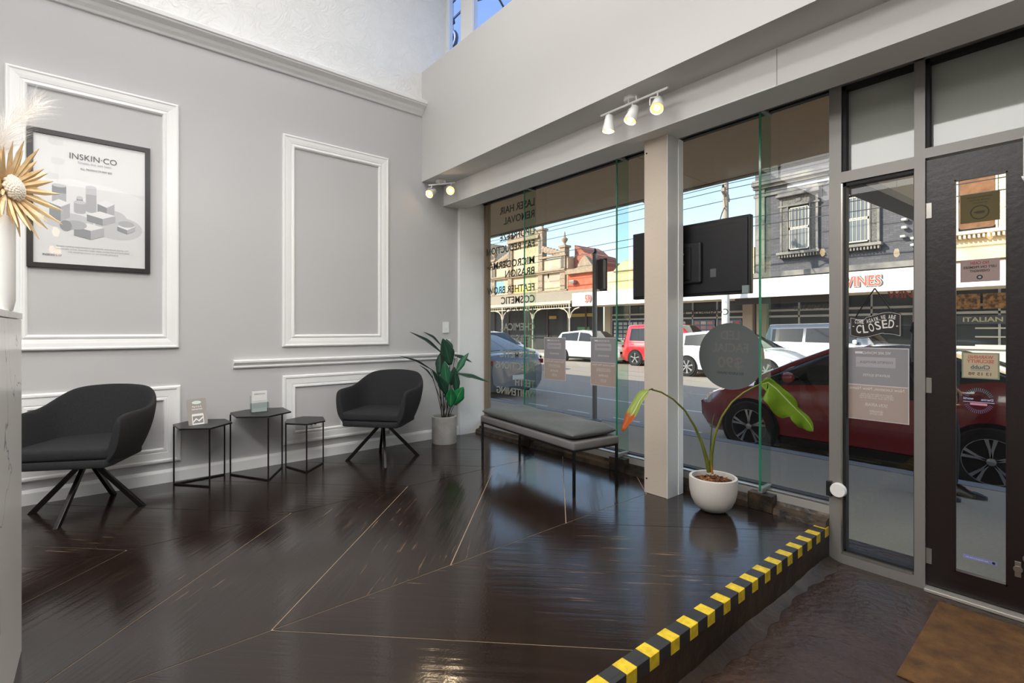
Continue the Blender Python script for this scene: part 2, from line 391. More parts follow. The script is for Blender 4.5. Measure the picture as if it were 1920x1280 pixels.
# door leaves
M_door = mat('dark_brown_door', '#1d1413', .33, spec=.5, bump=(40, .06))
def leaf_door(name, y0, y1, lab):
    d = struct(MB().box(3.205, 3.25, y0, y1, -.165, -.063).build(name, M_door)); g0, g1 = y0 + .053, y1 - .107
    MB().box(3.205, 3.25, y0, y1, 1.852, 1.975).build('door_rail', M_door, d)
    MB().box(3.205, 3.25, y0, g0, -.063, 1.852).build('door_stile', M_door, d)
    MB().box(3.205, 3.25, g1, y1, -.063, 1.852).build('door_stile', M_door, d)
    for (a, b, c, e) in ((g0, g0 + .006, -.063, 1.852), (g1 - .006, g1, -.063, 1.852), (g0, g1, -.063, -.057), (g0, g1, 1.846, 1.852)):
        MB().box(3.203, 3.212, a, b, c, e).build('door_bead', M_door, d)
    MB().box(3.226, 3.232, g0 + .001, g1 - .001, -.062, 1.851).build('door_pane', M_glass, d)
    return d
d2 = leaf_door('door_2', .213, .557, '')
d3 = leaf_door('door_3', -.138, .209, '')
for z in (1.72, .84, -.02):
    h = MB().lathe([(.006, -.04), (.006, .04)], 10, (3.198, .562, z)); h.box(3.199, 3.2045, .535, .558, z - .038, z + .038)
    h.build('door_hinge', M_chrome, d2)
lk = MB().lathe([(.016, 0), (.016, .006)], 20, (3.196, .232, .03), 'x').box(3.197, 3.2045, .222, .243, -.005, .065)
lk.build('door_lock', M_chrome, d2, bevel=.001)
MB().lathe([(.02, 0), (.022, .004), (.018, .03), (.0, .034)], 18, (3.165, .195, .095), 'x').build('door_knob', M_chrome, d3, smooth=True)
cl = MB().box(3.15, 3.2045, .11, .206, 1.86, 1.93).box(3.165, 3.19, .19, .214, 1.80, 1.99)
cl.build('door_closer', M_white, d3, bevel=.004)
MB().tube([(3.17, .2, 1.80), (3.17, .216, 1.795)], .014, 10).build('closer_knob', M_white, d3)
# ------------------------------------------------------------------ hazard tape along the step
tp = thing('hazard_tape', 'black and yellow hazard tape folded over the edge of the step', 'tape', (1.0, 1.0, 0))
M_tb = mat('tape_black', '#2c2d30', .45); M_ty = mat('tape_yellow', '#e5c72c', .5, vary=('#c9a924', 40, .15))
MB().box(-.3, 2.18, -.001, .042, .0004, .0012).build('tape_top', M_tb, tp)
MB().box(-.3, 2.18, -.0185, -.0165, -.046, .0008).build('tape_face', M_tb, tp)
MB().box(-.3, 2.18, -.0175, .0, .0002, .0012).build('tape_fold', M_tb, tp)
for k in range(19):
    x = 2.115 - k * .129
    MB().box(x, x + .055, -.0188, .042, .0012, .0018).build('tape_stripe', M_ty, tp)
    MB().box(x - .002, x + .053, -.0200, -.0185, -.046, .0012).build('tape_stripe', M_ty, tp)
# door mat
M_mat = mat('coir_brown', '#8f6539', .95, bump=(160, 1., 6), vary=('#5c3f22', 14, .25))
dm = MB().box(2.31, 3.085, -.45, .49, -.19, -.181)
tag(dm.build('door_mat', M_mat, bevel=.003), 'brown coir mat lying inside the entry door', 'mat')

# ------------------------------------------------------------------ reception counter, vase and dried flowers
def marble():
    m = mat('white_marble', '#f6f5f4', .22, spec=.5); n = m.node_tree; b = n.nodes['Principled BSDF']; L = n.links.new
    tc = n.nodes.new('ShaderNodeTexCoord'); no = n.nodes.new('ShaderNodeTexNoise'); no.inputs['Scale'].default_value = 1.6; no.inputs['Detail'].default_value = 5; no.inputs['Roughness'].default_value = .5; no.inputs['Distortion'].default_value = .6
    mp = n.nodes.new('ShaderNodeMapping'); mp.inputs['Scale'].default_value = (1, 1.2, 1.0); mp.inputs['Rotation'].default_value = (.5, .3, .2); mp.inputs['Location'].default_value = (.3, 1.1, .55)
    L(tc.outputs['Object'], mp.inputs[0]); L(mp.outputs[0], no.inputs['Vector'])
    cr = n.nodes.new('ShaderNodeValToRGB'); e = cr.color_ramp.elements
    e[0].position = .497; e[0].color = lin('#f6f5f4'); e[1].position = .503; e[1].color = lin('#f6f5f4')
    k = e.new(.5); k.color = lin('#8f9094'); L(no.outputs['Fac'], cr.inputs[0]); L(cr.outputs[0], b.inputs['Base Color']); return m
M_marb = marble()
ct = thing('reception_counter', 'white marble reception counter with grey veins', 'counter', (-.21, 2.416, 0))
MB().box(-.62, -.002, -1.39, -.002, 0, 1.155).build('counter_body', M_marb, ct, bevel=.002)
MB().box(-.63, .0, -1.4, .0, 1.157, 1.178).build('counter_top', M_marb, ct, bevel=.002)
va = thing('flower_vase', 'tall white ceramic vase on the marble counter', 'vase', (-.245, 2.125, 1.178))
MB().lathe([(.0, 0), (.04, 0), (.046, .03), (.046, .26), (.042, .285), (.036, .285), (.038, .26), (.0, .25)], 28).build('vase_body', mat('vase_white', '#f3f2f0', .35), va, smooth=True)
M_palm = mat('dried_palm', '#d9b17a', .7, vary=('#f0d9ae', 30, .2)); M_pl = mat('dried_flower_head', '#f3ece0', .9)
pf = thing('dried_palm_flower', 'dried tan palm leaves fanned around a fluffy cream centre', 'dried flower', (-.228, 2.130, 1.455))
# the fan faces along +X-ish; spears ring it
fc = Vector((.012, .0, .095)); fn = Vector((.78, -.45, .1)).normalized(); fu = Vector((0, 0, 1)); fr = fn.cross(fu).normalized(); fu = fr.cross(fn)
fu = (fu * .9 + fn * .0).normalized()
for k in range(54):
    a = 2 * math.pi * k / 54 + .03 * (k % 2); d = fr * math.cos(a) + fu * math.sin(a); L_ = .112 + .045 * ((k * 7) % 5) / 4
    s = d.cross(fn); c0 = fc + d * .02; lay = .016 * (k % 3) - .008; c1 = fc + d * L_ * .72 + fn * (.010 + lay); c2 = fc + d * L_ + fn * (.014 + lay * 1.6)
    m = MB(); wd = .0088
    rings = []
    for c, wv, h in ((c0, .003, .004), ((c0 + c1) / 2, wd * .85, .005), (c1, wd, .004), (c2, .0012, .001)):
        rings.append([c - s * wv, c + fn * h, c + s * wv, c - fn * .0015])
    m.loft(rings).build('palm_spear', M_palm, pf, label=None)
hd = MB()
for i in range(90):
    a = i * 2.39996; rr = .036 * math.sqrt(i / 90); c = fc + fn * (.012 + .018 * (1 - (rr / .04) ** 2)) + fr * rr * math.cos(a) + fu * rr * math.sin(a)
    M = Matrix.Translation(c); r0 = .0065
    hd.M = M; hd.lathe([(0, -r0), (r0 * .9, -r0 * .3), (r0 * .8, r0 * .6), (0, r0)], 6)
hd.M = None
hd.build('flower_head', M_pl, pf, smooth=True)
MB().tube([fc - fn * .005, fc - fn * .02 + Vector((-.01, 0, -.08)), Vector((-.028, 0, -.2))], .004, 6).build('flower_stem', mat('dry_stem', '#b79a6a', .8), pf)
pg = thing('pampas_plume', 'wispy white pampas plume leaning out of the vase', 'dried grass', (-.245, 2.125, 1.45))
M_pam = mat('pampas_white', '#f1eeea', .9)
stem = [Vector((0, 0, -.15)), Vector((.0, .0, .1)), Vector((.0, .01, .20)), Vector((.03, -.015, .28)), Vector((.095, -.045, .355))]
MB().tube(stem, [.0025, .0022, .002, .0015, .0006], 6).build('plume_stem', M_pam, pg)
def lerp_path(pts, t):
    t *= len(pts) - 1; i = min(int(t), len(pts) - 2); return pts[i].lerp(pts[i + 1], t - i)
pm = MB()
for i in range(800):
    t = .42 + .58 * random.random(); p = lerp_path(stem, t); q = lerp_path(stem, min(1, t + .03)); tg = (q - p).normalized() if (q - p).length > 1e-6 else Vector((.8, -.2, .5))
    rd = Vector((random.gauss(0, 1), random.gauss(0, 1), random.gauss(0, 1))); rd = (rd - tg * rd.dot(tg)).normalized()
    L_ = (.04 + .045 * random.random()) * (1.25 - .5 * t); e1 = p + tg * L_ * .6 + rd * L_ * .45; e2 = p + tg * L_ * 1.2 + rd * L_ * .75 + Vector((0, 0, -.2 * L_))
    sd = tg.cross(rd) * .00035
    pm.loft([[p - sd, p + sd, p + rd * .0003], [e1 - sd, e1 + sd, e1 + rd * .0003], [e2 - sd * .2, e2 + sd * .2, e2 + rd * .0001]])
pm.build('plume_hairs', M_pam, pg, kind='stuff')

# ------------------------------------------------------------------ framed poster
ps = thing('framed_poster', 'black framed advertising poster of skincare jars and boxes', 'poster', (-.3625, 4.399, 1.525))
PW, PH = .635, .897
f = MB()
for (a, b, c, d) in ((0, .03, 0, PH), (PW - .03, PW, 0, PH), (.03, PW - .03, 0, .03), (.03, PW - .03, PH - .03, PH)): f.box(a, b, -.022, -.001, c, d)
f.build('frame', mat('poster_frame_black', '#1d1817', .35), ps)
MB().box(.03, PW - .03, -.008, -.002, .03, PH - .03).build('print', mat('poster_paper', '#e4e4e3', .5), ps)
MB().box(.03, PW - .03, -.0145, -.0125, .03, PH - .03).build('glazing', glassmat('poster_glass', '#ffffff', 1.28), ps)
Mk = mat('print_dark_grey', '#3a3a3c', .6); Mg1 = mat('print_grey', '#b9babc', .6); Mg2 = mat('print_mid_grey', '#989a9d', .6); Mg3 = mat('print_pale', '#f0f0f0', .6); Mg4 = mat('print_light_grey', '#cfd0d1', .6)
FK = 0
def flat(pts, m, y, name='printed_shape'):      # flat print on the poster sheet
    global FK; FK += 1
    MB().poly([(x, y - FK * .00003, z) for x, z in pts]).build(name, m, ps)
flat([(.03, .55), (.20, .60), (.45, .575), (.605, .52), (.605, .30), (.03, .30)], mat('print_backdrop', '#ebebeb', .6), -.0084)
def ell(cx, cz, rx, rz, n=28, a0=0, a1=360): return [(cx + rx * math.cos(R(a0 + (a1 - a0) * i / n)), cz + rz * math.sin(R(a0 + (a1 - a0) * i / n))) for i in range(n)]
flat(ell(.20, .315, .125, .055), Mg4, -.0087); flat(ell(.46, .30, .13, .08), Mg4, -.0087); flat(ell(.43, .36, .075, .06), Mg4, -.0088)
def jar(x0, x1, z0, z1, cap, m1, m2):
    flat([(x0, z0), (x1, z0), (x1, z1), (x0, z1)], m1, -.0091); flat(ell((x0 + x1) / 2, z0, (x1 - x0) / 2, .012), m1, -.0091)
    flat([(x0, z1 - cap), (x1, z1 - cap), (x1, z1), (x0, z1)], m2, -.0093); flat(ell((x0 + x1) / 2, z1, (x1 - x0) / 2, .012), Mg4, -.0095)
def boxp(x, z, w, h, d):                        # little printed carton in perspective
    flat([(x, z), (x + w * .55, z - .02), (x + w * .55, z + h - .02), (x, z + h)], Mg2, -.0097)
    flat([(x + w * .55, z - .02), (x + w, z + .01), (x + w, z + h + .01), (x + w * .55, z + h - .02)], Mg1, -.0097)
    flat([(x, z + h), (x + w * .55, z + h - .02), (x + w, z + h + .01), (x + w * .45, z + h + .03)], Mg3, -.0097)
boxp(.105, .33, .10, .095, 0); jar(.118, .187, .43, .545, .05, Mg1, Mg2); jar(.225, .285, .385, .45, .0, Mg1, Mg1); jar(.238, .27, .45, .48, .01, Mg2, Mg1); jar(.285, .34, .40, .56, .05, Mg1, Mg4)
boxp(.345, .37, .09, .085, 0); boxp(.29, .33, .15, .045, 0); boxp(.225, .225, .155, .06, 0); boxp(.45, .285, .10, .03, 0)
flat(ell(.185, .285, .03, .035), Mg2, -.0099); flat(ell(.235, .295, .055, .03), Mg1, -.0098); flat(ell(.50, .335, .045, .022), Mg1, -.0098)
Wt = TX['wall']
text('INSKIN·CO', .055, Mk, ps, frame((.325, -.0118, .752), *Wt), width=.245, thick=.0002)
text('Simple, but not basic.', .02, Mg2, ps, frame((.335, -.0118, .716), *Wt), width=.18, thick=.0002)
text('ALL PRODUCTS RRP $55', .018, Mk, ps, frame((.34, -.0118, .675), *Wt), width=.165, thick=.0002)
for i, t in enumerate(('Simple routines with botanical ingredients, and clinical actives, and', 'and scientific actives. Australian made, vegan, cruelty free and formulated', 'with beneficial actives for eco-friendly packaging')):
    text(t, .013, Mg2, ps, frame((.325, -.0118, .148 - i * .018), *Wt), width=(.37, .38, .26)[i], thick=.0002)
text('INSKIN·CO', .02, Mk, ps, frame((.118, -.0118, .085), *Wt), width=.09, thick=.0002)

# ------------------------------------------------------------------ chairs
M_fab = mat('charcoal_fabric', '#1c1c1e', .85, bump=(500, .4), vary=('#2a2a2d', 140, .2))
M_leg = mat('black_leg', '#191514', .3, metal=.4)
def make_chair(label):
    c = thing('armchair', label, 'chair', (0, 0, 0), 0, 'charcoal swivel armchairs along the panelled wall')
    path = [(.252, .268), (.249, .268), (.228, .27), (.16, .274), (.04, .275), (-.08, .27), (-.150, .248), (-.198, .20), (-.222, .12), (-.23, .04)]
    path = path + [(x, -y) for x, y in path[::-1]]
    n = len(path); rings = []
    hts = [.42, .585, .618, .625, .625, .630, .672, .738, .752, .757]; hts += hts[::-1]
    for i, (x, y) in enumerate(path):
        p = Vector((x, y, 0)); a = Vector(path[max(i - 1, 0)] + (0,)); b = Vector(path[min(i + 1, n - 1)] + (0,))
        t = (b - a).normalized(); nin = Vector((-t.y, t.x, 0)) * 1.0
        if nin.dot(-p) < 0: nin = -nin
        ht = hts[i]; zb = .335 + .02 * (1 if i in (0, n - 1) else 0); th = .042
        fl_ = (.04 + .035 * min(1, max(0, -x / .2))) * (ht - zb) / .4; fo = -nin * fl_; base_in = nin * .05
        rings.append([p + base_in + Vector((0, 0, zb)), p + base_in * .3 + fo * .4 + nin * th * .3 + Vector((0, 0, zb + (ht - zb) * .5)), p + fo + nin * th * .5 + Vector((0, 0, ht - .012)), p + fo + nin * th * .1 + Vector((0, 0, ht)),
                      p + fo - nin * th * .45 + Vector((0, 0, ht - .012)), p + fo * .55 - nin * th * .45 + Vector((0, 0, zb + (ht - zb) * .5)), p + base_in - nin * th * .8 + Vector((0, 0, zb + .01)), p + base_in - nin * th * .2 + Vector((0, 0, zb - .015))])
    MB().loft(rings).build('shell', M_fab, c, sub=2)
    seat = MB().prism([(.262, .245), (.265, -.245), (.2, -.262), (-.14, -.245), (-.225, -.15), (-.235, 0), (-.225, .15), (-.14, .245), (.2, .262)], 'z', .365, .435)
    seat.build('seat_cushion', M_fab, c, bevel=.022, seg=3, smooth=True)
    MB().prism([(.268, .24), (.268, -.24), (.2, -.255), (-.14, -.235), (-.2, 0), (-.14, .235), (.2, .255)], 'z', .318, .366).build('seat_base', M_fab, c, bevel=.014, seg=2, smooth=True)
    hub = MB().lathe([(.0, .285), (.05, .285), (.055, .30), (.055, .319), (0, .319)], 20); hub.build('hub', M_leg, c, smooth=True)
    return c
def chair_legs(c, angs, r, rot):
    for a in angs:
        a = R(a) - rot
        d = Vector((math.cos(a), math.sin(a), 0)); s = Vector((-d.y, d.x, 0))
        top = d * .025 + Vector((0, 0, .298)); bot = d * r
        m = MB(); rings = []
        for p, wd, hh in ((top, .011, .018), (bot, .012, .02)):
            rings.append([p - s * wd - d * hh, p + s * wd - d * hh, p + s * wd + d * hh, p - s * wd + d * hh])
        m.loft(rings).build('leg', M_leg, c, bevel=.003)
ch1 = make_chair('charcoal fabric swivel armchair beside the marble counter and poster')
ch1.location = (-.062, 4.035, 0); ch1.rotation_euler.z = R(-119)
chair_legs(ch1, (-26, 64, 152, -116), .295, R(-119))
ch2 = thing('armchair', 'charcoal fabric swivel armchair between a nesting table and the potted palm', 'chair', (1.888, 4.0, 0), R(-140), 'charcoal swivel armchairs along the panelled wall')
for o in list(ch1.children):
    if not o.name.startswith('leg'):
        cp = o.copy(); COL.objects.link(cp); cp.parent = ch2
chair_legs(ch2, (-112, -19, 70, 155), .298, R(-140))

# ------------------------------------------------------------------ nesting tables
M_top = mat('black_table_top', '#1c1b1b', .35, spec=.5)
def nest(label, z, feet, tops, bars):
    o = on_floor(*feet[1]); t = thing('nesting_table', label, 'side table', (o.x, o.y, 0), 0, 'black hexagonal nesting tables')
    P = [on_floor(*f) - o for f in feet]
    poly = [on_floor(x, y, z) - o for x, y in tops]
    MB().prism([(p.x, p.y) for p in poly], 'z', z - .012, z).build('table_top', M_top, t, bevel=.0015)
    for p in P: MB().tube([(p.x, p.y, 0.0), (p.x, p.y, z - .012)], .0055, 8).build('leg', M_black, t)
    for a, b in bars:
        MB().tube([(P[a].x, P[a].y, .0055), (P[b].x, P[b].y, .0055)], .0055, 8).build('base_bar', M_black, t)
    return t
nest('middle height black hexagonal table with a payment sign on it', .433, [(326, 908), (393, 913), (421, 890)], [(324, 795), (335.6, 803.5), (394.6, 801.9), (435.6, 791), (421.7, 784.6), (365, 786)], ((0, 1), (0, 2)))
nest('tallest black hexagonal table with brochure holder on it', .478, [(432, 890), (503, 901), (529, 876)], [(431.5, 773), (443, 781), (503.7, 779.7), (546, 770.7), (530.8, 763.3), (470, 766)], ((0, 1), (1, 2)))
nest('lowest black hexagonal table with bare top', .382, [(536, 875), (575, 886), (606, 868)], [(535, 793), (575.9, 794.5), (610, 788), (606, 780.5), (568.5, 780), (537, 786)], ((0, 1), (1, 2)))
# payment sign card
sg = thing('counter_card', 'grey payment card leaning on clear stand', 'sign', tuple(on_floor(372, 796, .433)), R(12))
ct_ = Matrix.Rotation(R(-14), 4, 'X')
sg_b = MB(M=ct_); sg_b.prism([(-.062, .006), (-.056, 0), (.056, 0), (.062, .006), (.062, .184), (.056, .19), (-.056, .19), (-.062, .184)], 'y', -.003, .0)
sg_b.build('card', mat('card_taupe', '#a9a19b', .4), sg)
MB(M=ct_).poly([(x, -.0034, z) for x, z in ell(0, .162, .030, .012)]).build('card_logo', mat('card_mint', '#dff0e8', .5), sg)
text('Pay it in 4,', .016, M_white, sg, ct_ @ frame((0, -.0036, .132), *Wt), width=.06, thick=.0002, bold=.02)
text('interest-free.', .016, M_white, sg, ct_ @ frame((0, -.0036, .114), *Wt), width=.07, thick=.0002, bold=.02)
MB(M=ct_).prism([(-.038, .002), (.038, .002), (.038, .074), (.034, .08), (-.034, .08), (-.038, .074)], 'y', -.0036, -.003).build('card_picture', M_white, sg)
wv = [(-.033, .028), (-.012, .05), (.004, .034), (.033, .058), (.033, .045), (.006, .022), (-.010, .038), (-.033, .016)]
MB(M=ct_).box(-.033, .033, -.0039, -.0036, .012, .064).build('card_picture', mat('card_grey', '#9a938e', .5), sg)
MB(M=ct_).poly([(x, -.0042, z) for x, z in wv]).build('card_picture', M_white, sg)
# brochure holder
bh = thing('brochure_holder', 'clear acrylic holder of white brochures', 'brochure holder', tuple(on_floor(486, 772, .478)), R(3))
b_ = MB(); b_.box(-.062, .062, -.016, -.013, 0, .075).box(-.062, .062, .017, .02, 0, .13).box(-.062, -.059, -.013, .017, 0, .075).box(.059, .062, -.013, .017, 0, .075).box(-.062, .062, -.013, .017, 0, .003)
b_.build('acrylic_pocket', M_acryl, bh)
MB().tube([(-.064, -.016, .07), (-.064, -.016, 0)], .002, 5).build('acrylic_edge', M_chrome, bh); MB().tube([(.064, -.016, .07), (.064, -.016, 0)], .002, 5).build('acrylic_edge', M_chrome, bh)
br = thing('brochure', 'white folded brochure standing in the clear holder', 'brochure', tuple(on_floor(486, 772, .478) + Vector((0, 0, .003))), R(3))
MB().box(-.054, .054, -.01, .014, 0, .158).build('pages', mat('brochure_white', '#eeeeec', .5), br)
text('INSKIN·CO', .016, Mk, br, frame((0, -.0105, .138), *Wt), width=.075, thick=.0002)
MB().box(-.05, .05, -.0104, -.0102, .03, .088).build('cover_picture', mat('print_soft', '#dcdcdb', .6), br)

# ------------------------------------------------------------------ wall plates
def plate(name, label, x, z, w, h, kind, grp=None):
    p = thing(name, label, 'power outlet' if kind != 'switch' else 'light switch', (x, 4.399, z), 0, grp)
    MB().box(-w / 2, w / 2, -.012, -.001, -h / 2, h / 2).build('plate', mat('plate_white', '#f3f3f1', .35), p, bevel=.003)
    if kind == 'switch':
        MB().box(-.008, .008, -.018, -.012, -.012, .014).build('rocker', M_white, p, bevel=.002)
    else:
        for s in (-1, 1):
            if kind == 'coax': MB().lathe([(.011, -.018), (.011, -.0119)], 14, (s * .016 - .012, 0, 0), 'y').build('socket', mat('socket_dark', '#5a4636', .5), p)
            else:
                for a, b in ((-.008, .004), (.008, .004), (0, -.010)): MB().box(s * .03 + a - .0018, s * .03 + a + .0018, -.0126, -.0119, b - .006, b + .004).build('socket_slot', M_alud, p)
                MB().box(s * .012 + .03 * s - .008, s * .012 + .03 * s + .004, -.016, -.0119, .018, .03).build('rocker', M_white, p)
plate('light_switch', 'white light switch on the grey wall above the plant', 2.775, 1.145, .075, .118, 'switch')
plate('wall_plate', 'white aerial plate with two round sockets behind the lowest table', 1.43, .305, .116, .075, 'coax')
plate('power_outlet', 'white double power outlet next to the bare lowest table', 1.718, .29, .116, .075, 'gpo')
plate('power_outlet', 'white double power outlet half hidden behind the armchair seat', 1.905, .282, .116, .075, 'gpo')
pb = thing('cable_box', 'small white box on wall behind the chair leg', 'box', (2.15, 4.399, .17))
MB().box(-.02, .02, -.03, -.001, -.05, .05).build('box_body', mat('plate_white'), pb, bevel=.004)
vp = thing('wall_plate', 'blank white wall plate half hidden behind palm leaves', 'wall plate', (2.80, 4.399, .965))
MB().box(-.035, .035, -.012, -.001, -.058, .058).build('plate', mat('plate_white'), vp, bevel=.003)

# ------------------------------------------------------------------ bench
A, B, C_ = Vector((2.44, 2.262, 0)), Vector((2.593, 3.499, 0)), Vector((2.833, 2.216, 0))
ly = (B - A).normalized(); lx = Vector((ly.y, -ly.x, 0)); LB = (B - A).length; WB = .395
bn = thing('bench', 'grey upholstered bench with loose cushion and thin black legs', 'bench', tuple(A), math.atan2(lx.y, lx.x))
M_ben = mat('bench_grey_leather', '#5d6160', .5, bump=(25, .15)); M_ben2 = mat('bench_base_grey', '#6d6a69', .7, bump=(400, .2))
MB().box(-.015, WB + .015, -.015, LB + .015, .305, .362).build('seat_base', M_ben2, bn, bevel=.012, seg=3, smooth=True)
nx, ny = 12, 30; gt = []
for zs in (1, -1):
    for i in range(nx + 1):
        for j in range(ny + 1):
            u = math.sin((i / nx * 2 - 1) * math.pi / 2); v = math.sin((j / ny * 2 - 1) * math.pi / 2)
            ed = (1 - u ** 8) * (1 - v ** 14); h = .402 + zs * .042 * max(ed, 0) ** .5
            if zs > 0: h += .006 * math.sin(v * 7 + u * 2) * ed - .008 * max(0, 1 - abs(v - .02) * 24) * ed
            gt.append((WB / 2 + u * (WB / 2 + .012), LB / 2 + v * (LB / 2 - .005), h))
k = (nx + 1) * (ny + 1); fs = []
for z in (0, 1):
    for i in range(nx):
        for j in range(ny):
            a = z * k + i * (ny + 1) + j; fs.append((a, a + 1, a + ny + 2, a + ny + 1) if z else (a, a + ny + 1, a + ny + 2, a + 1))
cu = MB(); cu._add(gt, fs); cu.build('seat_cushion', M_ben, bn, smooth=True, weld=True, sub=1)
for x in (.0, WB):
    for y in (.0, LB): MB().box(x - .008, x + .008, y - .008, y + .008, 0, .31).build('leg', M_black, bn)
for (a, b, c, d) in ((-.008, .008, 0, LB), (WB - .008, WB + .008, 0, LB), (0, WB, -.008, .008), (0, WB, LB - .008, LB + .008)):
    MB().box(a, b, c, d, .295, .308).build('frame_rail', M_black, bn)

# ------------------------------------------------------------------ potted palm (lance leaves)
M_conc = mat('pale_concrete', '#b9b7b3', .8, bump=(60, .2), vary=('#9b9995', 9, .25))
pb_ = on_floor(833, 829); DP = pb_.x * .6423 + pb_.y * .7664
pp = thing('concrete_planter', 'cylindrical pale concrete planter beside the armchair', 'planter', tuple(pb_))
MB().lathe([(0, 0), (.118, 0), (.122, .01), (.122, .262), (.118, .266), (.106, .266), (.106, .225), (0, .225)], 40).build('planter_body', M_conc, pp, smooth=True)
MB().lathe([(0, .2255), (.1055, .2255), (.1, .236), (.05, .242), (0, .243)], 24).build('planter_soil', mat('dark_soil', '#2b241e', .95, bump=(90, 1)), pp)
def leaf_mat(name, a, b, rib, tip=None, two=None):
    m = mat(name, a, .42, spec=.4); n = m.node_tree; bs = n.nodes['Principled BSDF']; L = n.links.new
    uv = n.nodes.new('ShaderNodeUVMap'); sp = n.nodes.new('ShaderNodeSeparateXYZ'); L(uv.outputs[0], sp.inputs[0])
    wv_ = n.nodes.new('ShaderNodeMath'); wv_.operation = 'ABSOLUTE'
    sb = n.nodes.new('ShaderNodeMath'); sb.operation = 'SUBTRACT'; sb.inputs[1].default_value = .5; L(sp.outputs[0], sb.inputs[0]); L(sb.outputs[0], wv_.inputs[0])
    # veins: slanted lines
    ad = n.nodes.new('ShaderNodeMath'); ad.operation = 'MULTIPLY_ADD'; ad.inputs[1].default_value = -1.1; L(wv_.outputs[0], ad.inputs[0]); L(sp.outputs[1], ad.inputs[2])
    mu = n.nodes.new('ShaderNodeMath'); mu.operation = 'MULTIPLY'; mu.inputs[1].default_value = 130; L(ad.outputs[0], mu.inputs[0])
    si = n.nodes.new('ShaderNodeMath'); si.operation = 'SINE'; L(mu.outputs[0], si.inputs[0])
    no = n.nodes.new('ShaderNodeTexNoise'); no.inputs['Scale'].default_value = 6; L(uv.outputs[0], no.inputs['Vector'])
    c1 = n.nodes.new('ShaderNodeMixRGB'); c1.inputs[1].default_value = lin(a); c1.inputs[2].default_value = lin(b); L(no.outputs['Fac'], c1.inputs[0])
    c2 = n.nodes.new('ShaderNodeMixRGB'); c2.blend_type = 'MULTIPLY'; c2.inputs[2].default_value = (.8, .84, .75, 1)
    mr = n.nodes.new('ShaderNodeMapRange'); mr.inputs[1].default_value = .2; mr.inputs[2].default_value = 1; L(si.outputs[0], mr.inputs[0]); L(mr.outputs[0], c2.inputs[0]); L(c1.outputs[0], c2.inputs[1])
    rb = n.nodes.new('ShaderNodeMapRange'); rb.inputs[1].default_value = .035; rb.inputs[2].default_value = .012; L(wv_.outputs[0], rb.inputs[0])
    c3 = n.nodes.new('ShaderNodeMixRGB'); c3.inputs[2].default_value = lin(rib); L(rb.outputs[0], c3.inputs[0]); L(c2.outputs[0], c3.inputs[1])
    last = c3
    if tip:                                                 # browned tip
        nt2 = n.nodes.new('ShaderNodeMath'); nt2.operation = 'MULTIPLY_ADD'; nt2.inputs[1].default_value = .35; L(no.outputs['Fac'], nt2.inputs[0]); L(sp.outputs[1], nt2.inputs[2])
        tr = n.nodes.new('ShaderNodeMapRange'); tr.inputs[1].default_value = .78; tr.inputs[2].default_value = .84; L(nt2.outputs[0], tr.inputs[0])
        c4 = n.nodes.new('ShaderNodeMixRGB'); c4.inputs[2].default_value = lin(tip); L(tr.outputs[0], c4.inputs[0]); L(last.outputs[0], c4.inputs[1]); last = c4
    L(last.outputs[0], bs.inputs['Base Color'])
    if two:
        bs.inputs['Transmission Weight'].default_value = 0
        out = n.nodes['Material Output']; tl = n.nodes.new('ShaderNodeBsdfTranslucent'); mxs = n.nodes.new('ShaderNodeMixShader'); mxs.inputs[0].default_value = two
        L(last.outputs[0], tl.inputs[0]); L(bs.outputs[0], mxs.inputs[1]); L(tl.outputs[0], mxs.inputs[2]); L(mxs.outputs[0], out.inputs[0])
    return m
def leaf(name, pts, width, side, m, parent, fold=.25, prof=None, curl=0., thick=.0012, wave=0., asym=1., N=12):
    """a blade along pts (parent space); side = direction across the blade"""
    pts = [Vector(p) for p in pts]; prof = prof or (lambda t: (max(t, .03) / .38) ** .55 if t < .38 else max(0, (1 - t) / .62) ** .8)
    me_v = []; uvs = []
    for i in range(N + 1):
        t = i / N; p = lerp_path(pts, t); q = lerp_path(pts, min(1, t + .05)); p0 = lerp_path(pts, max(0, t - .05)); tg = (q - p0).normalized()
        s = (Vector(side) - tg * Vector(side).dot(tg)).normalized(); nn = s.cross(tg)
        w_ = width * .5 * prof(t) + .0006
        for j in range(-2, 3):
            u = j / 2; a = abs(u)
            u = u * (asym if u < 0 else 1.)
            off = s * (w_ * u) + nn * (w_ * fold * a) + nn * (curl * w_ * u * abs(u)) + nn * (wave * w_ * math.sin(t * 17 + (3 if u > 0 else 0)) * a)
            me_v.append(p + off); uvs.append((.5 + j * .25, t))
    me = bpy.data.meshes.new(name); fs = [(i * 5 + j, i * 5 + j + 1, i * 5 + j + 6, i * 5 + j + 5) for i in range(N) for j in range(4)]
    me.from_pydata([tuple(v) for v in me_v], [], fs); ul = me.uv_layers.new(name='UVMap')
    for l in me.loops: ul.data[l.index].uv = uvs[l.vertex_index]
    for p in me.polygons: p.use_smooth = True
    me.materials.append(m); o = link(name, me, parent)
    sd = o.modifiers.new('thickness', 'SOLIDIFY'); sd.thickness = thick; sd.offset = 0
    return o
ML1 = leaf_mat('palm_leaf_dark', '#1d3a2c', '#2c5440', '#426a52'); ML2 = leaf_mat('palm_leaf_mid', '#2d6247', '#3f7f5f', '#6a9a7c'); ML3 = leaf_mat('palm_leaf_bright', '#1f7a45', '#2f9358', '#7fbf8f')
M_stem = mat('palm_stem', '#33271f', .7)
pl = thing('potted_palm', 'artificial palm with dark lance shaped leaves in concrete planter', 'plant', (pb_.x, pb_.y, .243))
